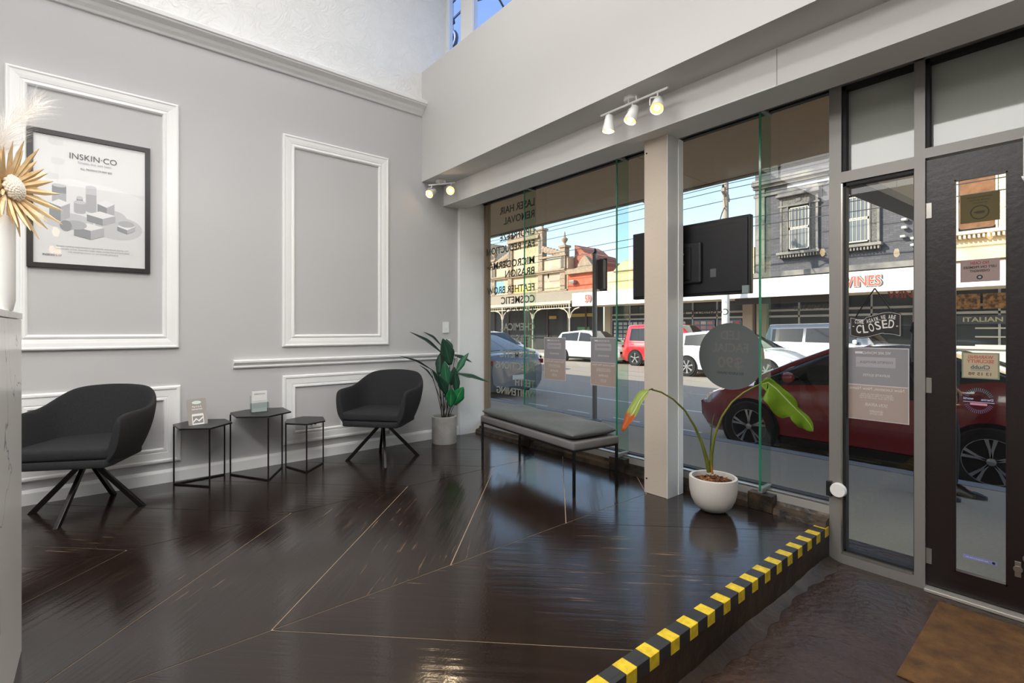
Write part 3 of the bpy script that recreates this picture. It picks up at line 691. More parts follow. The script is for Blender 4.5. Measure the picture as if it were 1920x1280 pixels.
leaves = [((827, 661), (768, 622), .085, -.10, 1, .3), ((828, 649), (794, 622), .06, .10, 1, .3), ((813, 712), (786, 684), .055, -.06, 1, .3), ((809, 693), (749, 667), .055, -.16, 1, .3), ((844, 684), (830, 634), .11, -.12, 1, 1), ((846, 664), (836, 635), .06, .04, 1, .9),
          ((823, 701), (828, 658), .075, .06, 1, 1), ((838, 725), (833, 677), .085, -.14, 2, 1), ((837, 740), (820, 702), .08, -.17, 1, .8), ((856, 740), (853, 688), .06, -.05, 1, .9), ((855, 699), (879, 661), .055, .02, 2, .8), ((852, 665), (885, 679), .045, .08, 1, .4), ((856, 699), (917, 716), .055, -.08, 1, .35),
          ((852, 759), (869, 725), .095, -.12, 3, 1), ((845, 763), (846, 727), .085, -.20, 3, 1), ((825, 724), (809, 692), .05, -.03, 1, .6), ((845, 722), (852, 687), .05, .10, 1, .9), ((822, 708), (821, 670), .04, .12, 1, .8), ((840, 752), (836, 735), .05, -.06, 1, .9)]
o0 = Vector((pb_.x, pb_.y, .243)); camr = Vector((.7664, -.6423, 0)); camf = Vector((.6423, .7664, 0))
for i, (b, t, wdt, dd, k, face) in enumerate(leaves):
    pb2 = at(b[0], b[1], DP + dd * .5) - o0; pt = at(t[0], t[1], DP + dd) - o0
    mid = (pb2 + pt) / 2 + Vector((0, 0, .018)); tg = (pt - pb2).normalized(); sc = tg.cross(camf).normalized()
    side = sc * face + camf * (1 - face)
    leaf('leaf', [pb2, pb2.lerp(mid, .55), mid, pt.lerp(mid, .45), pt], wdt * 1.35, side, (ML1, ML2, ML3)[k - 1], pl, fold=.22)
    root = Vector((random.uniform(-.05, .05), random.uniform(-.05, .05), -.008))
    MB().tube([root, root.lerp(pb2, .5) + Vector((0, 0, .02)), pb2 + tg * .01], [.0032, .003, .0022], 6).build('stem', M_stem, pl)

# ------------------------------------------------------------------ white egg planter with drooping strelitzia
eb = on_floor(1337, 957); DE = eb.x * .6423 + eb.y * .7664
M_egg = mat('speckled_white_pot', '#dcd7d0', .55, bump=(300, .08), vary=('#d2ccc4', 200, .3))
ep = thing('egg_planter', 'round bottomed speckled white planter on the step', 'planter', tuple(eb))
prof = [(0, 0), (.045, .0), (.078, .012), (.108, .040), (.128, .08), (.139, .13), (.141, .18), (.140, .212), (.136, .215), (.124, .213), (.123, .16), (.1, .155), (0, .155)]
MB().lathe(prof, 44).build('planter_body', M_egg, ep, smooth=True)
MB().lathe([(0, .156), (.1225, .1562), (.118, .186), (.06, .196), (0, .2)], 24).build('planter_mulch', mat('mulch_soil', '#3a2317', .95, bump=(60, 1)), ep)
chips = MB()
for i in range(170):
    a = random.uniform(0, 6.283); rr = .115 * math.sqrt(random.random()); z = .197 - .03 * (rr / .12) ** 2 + random.uniform(0, .012)
    chips.M = Matrix.Translation((rr * math.cos(a), rr * math.sin(a), z)) @ Matrix.Rotation(random.uniform(0, 6.28), 4, 'Z') @ Matrix.Rotation(random.uniform(-.6, .6), 4, 'Y') @ Matrix.Rotation(random.uniform(-.5, .5), 4, 'X')
    l_, w_ = random.uniform(.008, .024), random.uniform(.003, .008); chips.box(-l_, l_, -w_, w_, -.0018, .0018)
chips.M = None
chips.build('bark_chip', mat('bark_brown', '#5a3420', .9, vary=('#a8713f', 60, .12)), ep, kind='stuff')
st = thing('strelitzia_plant', 'two leaved drooping strelitzia rooted in the white egg planter', 'plant', (eb.x, eb.y, .2))
o1 = Vector((eb.x, eb.y, .2))
def chain(px, d0, d1): return [at(x, y, DE + d0 + (d1 - d0) * i / (len(px) - 1)) - o1 for i, (x, y) in enumerate(px)]
M_pet = mat('petiole_green', '#55641f', .5, vary=('#7d7a2c', 8, .2))
MB().tube(chain([(1329, 884), (1325, 862), (1316, 830), (1303, 800), (1285, 770), (1262, 748), (1240, 735), (1222, 730)], 0, -.10), [.013, .012, .009, .007, .006, .0055, .005, .0045], 10).build('petiole', M_pet, st, smooth=True)
MB().tube(chain([(1333, 884), (1334, 850), (1340, 815), (1354, 780), (1372, 754), (1394, 736), (1412, 726), (1428, 719)], 0, -.15), [.012, .011, .008, .0065, .006, .0055, .005, .0045], 10).build('petiole', M_pet, st, smooth=True)
MB().tube(chain([(1331, 870), (1333, 820), (1336, 790), (1340, 773)], .01, .03), [.005, .004, .003, .0008], 8).build('spear_shoot', mat('shoot_dark', '#3a4a1e', .5), st)
MB().tube(chain([(1336, 888), (1334, 872)], -.02, -.02), [.008, .004], 6).build('dry_sheath', mat('dry_sheath', '#a9692f', .9), st)
MLa = leaf_mat('strelitzia_green', '#6f9420', '#86a82c', '#c9d79a', two=.35); MLb = leaf_mat('strelitzia_browned', '#7c9a30', '#b5bf6e', '#e8edc9', tip='#b4571c', two=.3)
lp = lambda t: (math.sin(math.pi * min(1, t * .93 + .04)) ** .6)
leaf('leaf', chain([(1224, 729), (1212, 734), (1200, 750), (1188, 773), (1177, 793), (1168, 808)], -.10, -.16), .075, camr * .8 + camf * -.7 + Vector((0, 0, .35)), MLb, st, fold=-.35, prof=lp, wave=.12)
lq = [(0, .10), (.04, .45), (.14, .85), (.28, 1.), (.42, 1.), (.53, .92), (.56, .50), (.62, .66), (.75, .62), (.86, .42), (.95, .30), (1, .03)]
def lqf(t):
    for (a, b), (c, d) in zip(lq, lq[1:]):
        if t <= c: return b + (d - b) * (t - a) / (c - a)
    return .02
leaf('leaf', chain([(1426, 720), (1440, 716), (1456, 728), (1474, 747), (1492, 766), (1508, 781), (1519, 795), (1525, 809)], -.15, -.20), .245, camr * -.42 + camf * -.22 + Vector((0, 0, -.88)), MLa, st, fold=.12, prof=lqf, wave=.10, asym=.22, N=28)
# ------------------------------------------------------------------ track spotlights
M_lw = mat('lamp_white', '#efeeec', .35); M_bulb = mat('bulb_glow', '#fff2d8', .3, emit='#ffe9c4', estr=26)
M_glow = mat('lamp_inner_warm', '#e6b566', .5, emit='#ffb03a', estr=2.2); M_cab = mat('lamp_wire_brown', '#4a3527', .6)
def spot_lamp(label, base, bar0, bar1, heads, energy):
    b0 = Vector(base); t = thing('track_spotlight', label, 'spotlight', tuple(base))
    MB().lathe([(0, -.028), (.045, -.028), (.05, -.024), (.05, 0), (0, 0)], 32).build('ceiling_rose', M_lw, t, smooth=True)
    p0, p1 = Vector(bar0) - b0, Vector(bar1) - b0
    MB().tube([p0, p1], .007, 10).build('bar', M_lw, t)
    mid = (p0 + p1) / 2
    for s in (-.03, .03): MB().tube([mid + (p1 - p0).normalized() * s, Vector((mid.x, mid.y, -.026)) + (p1 - p0).normalized() * s], .005, 8).build('bar_post', M_lw, t)
    for u, aim in heads:
        p = p0.lerp(p1, u); aim = Vector(aim).normalized(); piv = p + Vector((0, 0, -.075))
        side = aim.cross(Vector((0, 0, 1)));  side = side.normalized() if side.length > .1 else Vector((1, 0, 0))
        Mh = Matrix.Translation(piv) @ aim.to_track_quat('Z', 'Y').to_matrix().to_4x4()
        hd = MB(M=Mh).lathe([(.0, -.055), (.024, -.055), (.026, -.05), (.042, .050), (.039, .050), (.024, -.04), (.0, -.04)], 24).build('lamp_head', M_lw, t, smooth=True)
        MB(M=Mh).lathe([(.0355, .0385), (.0, .032)], 24).build('reflector', M_glow, hd)
        MB(M=Mh).lathe([(.0, .036), (.014, .036), (.018, .041), (.012, .049), (.0, .051)], 18).build('bulb', M_bulb, hd, smooth=True)
        MB().tube([p, p + Vector((0, 0, -.028))], .005, 8).build('swivel', M_lw, t)
        MB().tube([p + Vector((0, 0, -.028)), p + Vector((0, 0, -.028)) + side * .042, p + side * .046 + Vector((0, 0, -.04)), piv + side * .046], .004, 6).build('bracket', M_lw, t)
        MB().tube([p + Vector((0, 0, -.028)), p - side * .02 + Vector((0, 0, -.045)), piv - side * .012 - aim * .04], .0018, 5).build('wire', M_cab, t)
        ld = bpy.data.lights.new('spot_beam', 'SPOT'); ld.energy = energy; ld.color = (1, .78, .5); ld.spot_size = R(70); ld.spot_blend = .8; ld.shadow_soft_size = .03
        lo = bpy.data.objects.new('spot_beam', ld); COL.objects.link(lo); lo.parent = t
        lo.matrix_local = Matrix.Translation(piv + aim * .06) @ aim.to_track_quat('-Z', 'Y').to_matrix().to_4x4()
spot_lamp('white three head track spotlight on the long bulkhead', (2.625, 1.93, 2.618), (2.585, 2.15, 2.56), (2.585, 1.64, 2.56),
          [(.13, (-.05, .05, -1)), (.5, (-.40, .12, -.95)), (.86, (-.55, -.25, -.8))], 9)
spot_lamp('white two head track spotlight in wall corner', (2.62, 4.24, 2.618), (2.515, 4.30, 2.565), (2.67, 4.06, 2.565),
          [(.12, (-.8, -.35, -.55)), (.86, (-.65, -.72, -.25))], 9)

# ------------------------------------------------------------------ raft with added glow, and pendants, above the counter (behind the viewpoint)
rf = thing('suspended_raft_added_glow', 'large white raft with added glow hung above the counter', 'ceiling light', (-.32, 1.4, 3.0))
MB().box(-1.2, .95, -1.25, 1.15, 0, .06).build('raft_frame', M_white, rf)
MB().box(-1.19, .94, -1.24, 1.14, -.004, -.001).build('fill_glow_sheet', mat('raft_added_glow', '#ffffff', .6, emit='#fffdfa', estr=4.9), rf)  # glowing sheet added under the plain raft to light counter and walls
for x in (-1.1, .85):
    for y in (-1.15, 1.05): MB().tube([(x, y, .06), (x, y, 2.0)], .002, 5).build('wire', M_chrome, rf)
for k, (x, y, z) in enumerate(((-.34, 2.2, 2.1), (-.36, 1.45, 2.0), (-.45, .7, 2.1))):
    p = thing('pendant_lamp', ['bare bulb pendant over the counter end', 'bare bulb pendant over the counter middle', 'bare bulb pendant over the entry side'][k], 'pendant lamp', (x, y, 2.995), 0, 'bulb pendants under the raft')
    MB().lathe([(0, -.05), (.05, -.05), (.055, -.045), (.055, 0), (0, 0)], 24).build('canopy', mat('canopy_beige', '#cfc6b4', .5), p, smooth=True)
    MB().tube([(0, 0, -.05), (.004, 0, -.4), (0, 0, z - 2.995 + .09)], .0025, 6).build('cord', mat('cord_grey', '#9b9894', .6), p)
    MB().lathe([(0, z - 2.995 + .03), (.018, z - 2.995 + .03), (.02, z - 2.995 + .08), (0, z - 2.995 + .09)], 16).build('socket', M_chrome, p)
    MB().lathe([(0, z - 2.995 - .07), (.022, z - 2.995 - .05), (.03, z - 2.995 - .02), (.016, z - 2.995 + .03), (0, z - 2.995 + .03)], 16).build('bulb', mat('pendant_bulb', '#ffe2b0', .3, emit='#ffd9a0', estr=14), p, smooth=True)
# unseen ceiling panels, added as fill to brighten the room
for k, (x, y) in enumerate(((-2.6, 2.4), (-2.6, -.6), (.6, 2.3), (.6, -.6))):
    p = thing('ceiling_fill_panel', ['added square fill panel in the high ceiling ' + t for t in ('at the back by the panelled wall', 'at the back by the entry side', 'over the nesting tables', 'over the entry mat')][k], 'ceiling light', (x, y, 5.0), 0, 'added ceiling fill panels')
    MB().box(-.62, .62, -.62, .62, -.03, 0).build('frame', M_white, p)
    MB().box(-.6, .6, -.6, .6, -.034, -.0305).build('fill_glow_sheet', mat('panel_fill_glow', '#ffffff', .6, emit='#fffdfa', estr=7.8), p)

# ------------------------------------------------------------------ television hanging in the window, seen from behind
tv = thing('television', 'black flat television hung in the window showing its back', 'television', (3.14, 1.845, 1.60))
M_tv = mat('tv_back_plastic', '#141417', .4, spec=.5)
MB().box(-.012, .03, -.445, .445, -.25, .25).build('bezel', M_tv, tv, bevel=.006)
MB().prism([(-.43, -.235), (.43, -.235), (.43, .235), (-.43, .235)], 'x', -.022, -.011).build('back_cover', M_tv, tv, bevel=.008)
MB().box(-.046, -.021, -.13, .24, -.165, .115).build('housing', mat('tv_housing', '#1b1b1e', .45), tv, bevel=.016, seg=3)
MB().box(-.056, -.045, -.06, .17, -.14, .09).build('mount_plate', M_black, tv, bevel=.003)
MB().box(-.075, -.055, .02, .16, -.10, .06).build('mount_arm', M_black, tv, bevel=.002)
for z in (-.03, .04): MB().lathe([(.008, -.008), (.008, 0)], 12, (-.056, -.005, z), 'x').build('bolt', M_chrome, tv)
MB().box(-.0232, -.0222, -.225, -.185, -.13, -.075).build('rating_label', mat('label_grey', '#55575a', .5), tv)
for z in (.165, .205, -.02, -.19): MB().box(-.0228, -.0218, -.40, .40, z, z + .003).build('cover_rib', M_alud, tv)
MB().box(-.03, -.012, -.44, -.40, -.25, -.20).build('corner_port', mat('port_green', '#7d8a86', .4), tv)

# ------------------------------------------------------------------ round magnetic sensor on the post
sn = thing('alarm_sensor', 'round white sensor with black back on the aluminium post', 'sensor', (3.19, .955, .218))
MB().box(-.02, .0, .012, .04, -.042, .042).build('sensor_base', M_blackp, sn, bevel=.002)
MB().lathe([(0, -.024), (.036, -.024), (.04, -.018), (.04, -.0), (0, -.0)], 30, (0, -.018, 0), 'x').build('sensor_disc', M_lw, sn, smooth=True)

# ------------------------------------------------------------------ signs and lettering on the glass (face the street, so seen mirrored)
S_ = TX['street']
XI = XG - .0075
def letters(lines, label, m, grp):
    """one applied vinyl phrase = one thing"""
    y, z = lines[0][1], lines[0][2]
    t = thing('window_lettering', label, 'lettering', (XI, y, z), 0, grp)
    for body, yy, zz, h, wd in lines: text(body, h, m, t, frame((0, yy - y, zz - z), *S_), width=wd, thick=.0006, align='LEFT', bold=.015)
M_vin = mat('vinyl_dark_olive', '#3d3f38', .5); M_vin2 = mat('vinyl_pale', '#9da094', .5)
def line(body, px0, py0, px1, m=None):         # left edge (street side reading) at px0; ends px1
    a = on_x(px0, py0, XI); b = on_x(px1, py0, XI); return (body, a.y, a.z, .105, b.y - a.y)
G = 'service names lettered on the end pane'
letters([line('LASER HAIR', 1003, 378, 938), line('REMOVAL', 1003, 400, 945)], 'olive window lettering reading laser hair removal', M_vin, G)
letters([line('LIPOFREEZE', 1003, 432, 938), line('FAT REDUCTION', 1003, 456, 914)], 'olive window lettering reading lipofreeze fat reduction', M_vin, G)
letters([line('MICRODERMA-', 1003, 487, 914), line('BRASION', 1003, 507, 948)], 'olive window lettering reading microdermabrasion', M_vin, G)
letters([line('FEATHER BROW', 1003, 538, 914)], 'olive window lettering reading feather brow', M_vin, G)
letters([line('COSMETIC', 1003, 560, 940), line('TATTOO', 1003, 582, 948)], 'olive window lettering reading cosmetic tattoo', M_vin, G)
letters([line('CHEMICAL', 1003, 613, 939), line('PEELS', 1003, 636, 968)], 'pale window lettering reading chemical peels', M_vin2, G)
letters([line('COSMETIC', 1003, 667, 938), line('INJECTIONS', 1003, 690, 930)], 'pale window lettering reading cosmetic injections', M_vin2, G)
letters([line('TEETH', 1003, 721, 966), line('WHITENING', 1003, 741, 931)], 'pale window lettering reading teeth whitening', M_vin2, G)
t = thing('window_lettering', 'thin dark window lettering reading cosmetic boutique under the television', 'lettering', (XI, 1.75, 1.24))
text('COSMETIC BOUTIQUE', .06, M_vin, t, frame((0, -.14, 0), *S_), width=.62, thick=.0005, align='LEFT')
t = thing('window_lettering', 'small dark phone number lettered on the pane beside entry post', 'lettering', (XI, 1.1, 1.255))
text('03 9428 3333', .035, M_vin, t, frame((0, -.09, 0), *S_), width=.19, thick=.0005, align='LEFT')
# round sticker
dk = thing('round_window_sticker', 'large round dark grey sticker advertising LED facial', 'sticker', (XI, 1.601, .94))
M_disc = mat('sticker_grey', '#5b6060', .6); M_dl = mat('sticker_letters', '#6b6764', .6)
MB().lathe([(.226, -.001), (.226, .001)], 64, (0, 0, 0), 'x').build('sticker_disc', M_disc, dk)
for body, z, h, wd in (('LED', .14, .085, .13), ('FACIAL', .055, .085, .25), ('$90', -.045, .10, .17), ('BUY & BOOK ONLINE!!', -.115, .025, .18)):
    text(body, h, M_dl if h > .03 else mat('sticker_dark', '#3f4343', .6), dk, frame((-.0014, .0, z), *S_), width=wd, thick=.0004, bold=.02)
# A3 notices
M_n1 = mat('notice_grey', '#8f8c90', .7); M_n2 = mat('notice_pinkish', '#a8968d', .7); M_n3 = mat('notice_pale', '#a9a3a8', .7); M_nt = mat('notice_ink', '#d9d5d3', .7); M_nd = mat('notice_dark_ink', '#6a666a', .7)
def notice(label, X, y, z, wd, h, tilt=0):
    t = thing('window_notice', label, 'notice', (X, y, z), 0, 'moving notices taped to the glass')
    MB().box(-.001, .001, -wd / 2, wd / 2, 0, h).build('notice_border', mat('notice_border', '#c9c2c6', .6), t)
    MB().box(-.0022, -.001, -wd / 2 + .005, wd / 2 - .005, h * .49, h - .005).build('notice_upper', M_n1, t)
    MB().box(-.0022, -.001, -wd / 2 + .005, wd / 2 - .005, .005, h * .475).build('notice_lower', M_n2, t)
    MB().box(-.0028, -.0022, -wd * .30, wd * .33, h * .73, h * .87).build('notice_panel', M_n3, t)
    for body, zz, hh, ww, m in (('WE ARE MOVING!', .925, .022, .45, M_nt), ('COSMETIC BOUTIQUE', .80, .018, .52, M_nd), ('ELEVATE SUITES', .62, .018, .42, M_nt), ('New Location, New Name', .435, .024, .86, M_nt), ('As part of our big move, we will be', .36, .014, .5, M_nt), ('relocating our rooms to elevate suites', .335, .014, .54, M_nt), ('with a new name, same team and care', .31, .014, .54, M_nt), ('SKIN AFFAIR', .215, .026, .36, M_nt), ('@skinaffair', .13, .016, .22, M_nt), ('0412 555 014', .095, .016, .2, M_nt)):
        text(body, hh, m, t, frame((-.0032, 0, h * zz), *S_), width=wd * ww, thick=.0002)
    MB().box(-.0032, -.0028, wd * .22, wd * .34, h * .915, h * .945).build('notice_icon', M_nt, t)
    return t
notice('moving notice taped beside the lettered glass pane', XI, 3.28, .648, .285, .40)
notice('moving notice taped on middle pane by a glass fin', XI, 2.694, .64, .285, .415)
notice('moving notice taped under the closed sign', 3.2425, .775, .622, .285, .40)
# closed sign
cs = thing('closed_sign', 'black ribbon shaped closed sign hung on black cord', 'sign', (3.226, .778, 1.145))
M_cs = mat('sign_black', '#211d1b', .55); M_cw = mat('sign_white', '#e4dfda', .6)
def wavy(y, k): return .016 * math.sin(y * 24 + k)
top = []; bot = []
for i in range(25):
    y = -.115 + .23 * i / 24; v = -y                            # v runs to the viewer's right
    top.append((y, .058 + .014 * math.sin(v * 26) - (.012 if v < -.045 else 0)));  bot.append((y, -.058 + .014 * math.sin(v * 26) + (-.006 if v > .04 else .0)))
outline = bot + top[::-1]
MB().prism(outline, 'x', -.002, .002).build('sign_board', M_cs, cs)
rim = MB(); ins = [(y * .965, z * .93) for y, z in outline]
for i in range(len(ins)):
    a, b = ins[i], ins[(i + 1) % len(ins)]; rim.tube([(-.0025, a[0], a[1]), (-.0025, b[0], b[1])], .0011, 4, False)
rim.build('sign_border', M_cw, cs)
V_ = ((0, -1, 0), (0, 0, 1))
def arc_text(body, size, wd, z0, amp, bold):
    for i, chx in enumerate(body):
        if chx == ' ': continue
        v = -wd / 2 + wd * (i + .5) / len(body); z = z0 + amp * math.sin(v * 26); an = math.atan(amp * 26 * math.cos(v * 26) * .8)
        text(chx, size, M_cw, cs, frame((-.0026, -v, z), (0, -math.cos(an), math.sin(an)), (0, math.sin(an), math.cos(an))), width=wd / len(body) * (.3 if chx in '.,I' else .8), thick=.0004, bold=bold)
arc_text('COME AGAIN,WE ARE', .030, .185, .030, .013, .02)
arc_text('CLOSED', .064, .175, -.010, .014, .012)
for s in (-1, 1): MB().box(-.0026, -.0020, s * .098 - .004, s * .098 + .004, -.008, -.004).build('sign_dash', M_cw, cs)
MB().poly([(-.0027, -.045, -.048), (-.0027, -.045, -.030), (-.0027, -.075, -.034), (-.0027, -.1, -.058), (-.0027, -.07, -.052)]).build('ribbon_fold', M_alud, cs)
for s in (-1, 1): MB().tube([(0, s * .088, .045), (.0, s * .045, .125), (0, 0, .20)], .0035, 6).build('cord', M_alud, cs)
MB().lathe([(0, 0), (.012, .002), (.008, .012), (0, .016)], 14, (-.004, 0, .205), 'x').build('suction_cup', M_acryl, cs)
# notices on the door glass
XD = 3.2245
def door_sign(name, label, y, z, wd, h, m, cat='sign'):
    t = thing(name, label, cat, (XD, y, z)); MB().box(-.001, .0005, -wd / 2, wd / 2, -h / 2, h / 2).build('sign_sheet', m, t); return t
t = door_sign('camera_notice', 'dark olive surveillance notice with camera symbol on door glass', .362, 1.705, .138, .138, mat('olive_sheet', '#5a4d1f', .6))
mo = mat('olive_ink', '#2c2612', .6)
for i, b in enumerate(('Surveillance cameras', 'operate on these', 'premises')): text(b, .012, mo, t, frame((-.0015, .0, .052 - i * .014), *S_), width=(.09, .075, .05)[i], thick=.0002)
rg = MB().lathe([(.034, -.0016), (.034, -.0012), (.029, -.0012), (.029, -.0016)], 32, (0, 0, -.022), 'x', closed=True); rg.build('sign_ring', mo, t)
MB().box(-.0016, -.0011, -.018, .012, -.028, -.016).build('camera_symbol', mo, t); MB().box(-.0016, -.0011, .012, .02, -.024, -.018).build('camera_symbol', mo, t)
t = door_sign('cash_notice', 'pinkish no cash left on premises notice on door glass', .362, 1.404, .138, .108, mat('pinkish_sheet', '#9a847f', .6))
text('NO CASH', .02, mat('red_ink', '#8e2f3a', .6), t, frame((-.0015, 0, .036), *S_), width=.064, thick=.0002, bold=.02)
text('LEFT ON PREMISES', .016, mat('dark_ink', '#2b2627', .6), t, frame((-.0015, 0, .016), *S_), width=.115, thick=.0002, bold=.02)
text('OVERNIGHT', .016, mat('dark_ink'), t, frame((-.0015, 0, -.002), *S_), width=.07, thick=.0002, bold=.02)
MB().lathe([(.011, -.0016), (.011, -.001)], 24, (0, 0, -.032), 'x').build('emblem', mat('dark_ink'), t); MB().lathe([(.006, -.0019), (.006, -.0015)], 6, (0, 0, -.032), 'x').build('emblem', mat('emblem_blue', '#8fa0a8', .5), t)
t = door_sign('security_notice', 'beige framed warning security notice on door glass', .360, .948, .132, .125, mat('green_rim', '#7f8a74', .6))
MB().box(-.0016, -.001, -.060, .060, -.057, .057).build('sign_sheet', mat('beige_sheet', '#b6a68c', .6), t)
for b, z, h, wd, m in (('WARNING', .040, .022, .088, mat('rust_ink', '#b0604a', .6)), ('SECURITY', .020, .022, .095, mat('rust_ink')), ('Chubb', -.008, .026, .068, mat('teal_ink', '#4d6670', .6)), ('13 15 98', -.040, .02, .08, mat('brown_ink', '#6a5d45', .6))):
    text(b, h, m, t, frame((-.0019, 0, z), *S_), width=wd, thick=.0002, bold=.03)
MB().box(-.0019, -.0016, -.034, .034, -.0225, -.0205).build('sign_rule', mat('teal_ink'), t)
t = thing('oval_door_sticker', 'oval dotted blue and pink skincare sticker on door glass', 'sticker', (XD, .366, .78))
dm_ = MB(); M_dot = mat('dot_teal', '#5fb6c4', .5); M_dot2 = mat('dot_violet', '#9c8fc8', .5)
for half, m in ((1, M_dot), (-1, M_dot2)):
    q = MB()
    for rr in (.82, .9, .98, 1.06):
        for k in range(17):
            a = R(25 + 130 * k / 16) * half; q.lathe([(.0013, -.001), (.0013, -.0004)], 5, (0, .05 * rr * math.cos(a), .056 * rr * math.sin(a)), 'x')
    q.build('sticker_dots', m, t, kind='stuff')
text('Derma', .014, mat('lilac_ink', '#b9b7e0', .5), t, frame((-.001, -.03, .006), *S_), width=.042, thick=.0002, bold=.03)
text('world', .014, mat('lilac_ink'), t, frame((-.001, .036, .008), *S_), width=.036, thick=.0002, bold=.03)
MB().box(-.001, -.0004, -.055, .055, -.009, -.006).build('sticker_rule', mat('lilac_ink'), t); MB().box(-.001, -.0004, -.03, .03, -.022, -.012).build('sticker_bar', mat('pink_ink', '#d58aa0', .5), t)
t = door_sign('slim_door_sticker', 'slim violet open notice sticker low on door glass', .362, .02, .12, .018, mat('violet_sheet', '#7f86b8', .5), 'sticker')
text('Please slide gently to open door', .008, M_nt, t, frame((-.0015, .01, 0), *S_), width=.08, thick=.0002)
MB().lathe([(.006, -.0016), (.006, -.001)], 18, (0, -.048, 0), 'x').build('sticker_dot', M_alud, t)
# ================================================================== the street
RZ = -.42                                   # road level
M_path = mat('footpath_asphalt', '#a39684', .8, bump=(70, .35), vary=('#b0a391', 50, .3))
M_road = mat('road_asphalt', '#9c9183', .85, bump=(60, .35), vary=('#a99e8f', 30, .3))
M_kerbs = mat('bluestone_kerb', '#8f8e8f', .75, bump=(20, .2)); M_line = mat('road_line_white', '#d9d7d0', .7)
struct(MB().box(3.31, 5.62, -14, 60, -.45, -.2).build('footpath', M_path))
kb = struct(MB().box(5.62, 5.78, -14, 60, -.5, -.195).build('kerb', M_kerbs))
struct(MB().box(5.78, 20.0, -30, 110, -.6, RZ).build('road', M_road))
struct(MB().box(20.0, 23.6, -30, 110, -.5, -.26).build('footpath_far', mat('far_footpath', '#b3aca2', .85)))
ln = struct(MB().box(8.55, 8.63, -10, 60, RZ, RZ + .004).build('road_line', M_line))
for k in range(30): MB().box(6.85, 6.91, -5 + k * 1.1, -4.45 + k * 1.1, RZ, RZ + .004).build('road_dash', M_line, ln)
for x in (10.9, 12.33, 13.6, 15.0): MB().box(x, x + .07, -20, 80, RZ, RZ + .003).build('tram_rail', mat('rail_steel', '#8b8783', .4, metal=.6), ln)
# ------------------------------------------------------------------ awning over our footpath and its hanging sign
M_sof = mat('awning_soffit', '#dcc3a2', .75); M_fas = mat('awning_fascia', '#8f8270', .7)
aw = struct(MB().box(5.36, 5.44, -1.2, 9, 2.79, 3.22).build('awning', M_fas))
for k in range(5): MB().box(3.36, 5.355, -1.2 + k * 2.04, -1.2 + k * 2.04 + 2.032, 2.80, 2.815).build('soffit_sheet', M_sof, aw)
MB().box(3.36, 5.36, -1.2, 9, 2.816, 2.9).build('awning_deck', M_fas, aw)
hs = thing('under_awning_sign', 'long tan boutique sign hung under the awning', 'sign', (3.62, 1.0, 2.05), math.atan2(-.14, 2.1))
MB().box(0, 2.05, -.05, .05, .02, .60).build('sign_face', mat('sign_tan', '#b49c80', .6), hs)
MB().box(-.01, 2.06, -.075, .075, -.03, .02).build('sign_bottom', mat('sign_dark_brown', '#2e221a', .5), hs)
text('COSMETIC BOUTIQUE', .13, mat('sign_pale', '#d8c9b4', .6), hs, frame((1.1, -.052, .33), (1, 0, 0), (0, 0, 1)), width=1.7, thick=.0005)
for x in (.3, 1.7): MB().tube([(x, 0, .58), (x, 0, .749)], .008, 6).build('sign_hanger', M_black, hs)
# ------------------------------------------------------------------ pedestrian signal on the kerb
sp = thing('traffic_signal', 'grey post with black traffic signal boxes at the kerb', 'traffic signal', (5.48, 4.674, -.2))
M_gal = mat('galvanised_grey', '#8b8b8a', .5, metal=.5)
MB().tube([(0, 0, 0), (0, 0, 2.42)], .034, 16).build('post', M_gal, sp, smooth=True)
MB().lathe([(.1, 0), (.1, .02), (.055, .04)], 16).build('post_base', M_gal, sp)
for dx, dy, a in ((.05, -.085, 12),):
    M = Matrix.Translation((dx, dy, 0)) @ Matrix.Rotation(R(a), 4, 'Z')
    MB(M=M).box(-.05, .05, -.05, .05, 1.90, 2.33).build('signal_box', M_blackp, sp, bevel=.012)
    MB(M=M).box(.05, .06, -.06, .06, 1.88, 2.35).build('back_board', M_blackp, sp)
MB().tube([(0, 0, 2.42), (.02, 0, 2.46), (0, 0, 2.5)], [.03, .02, .008], 8).build('post_cap', M_black, sp)

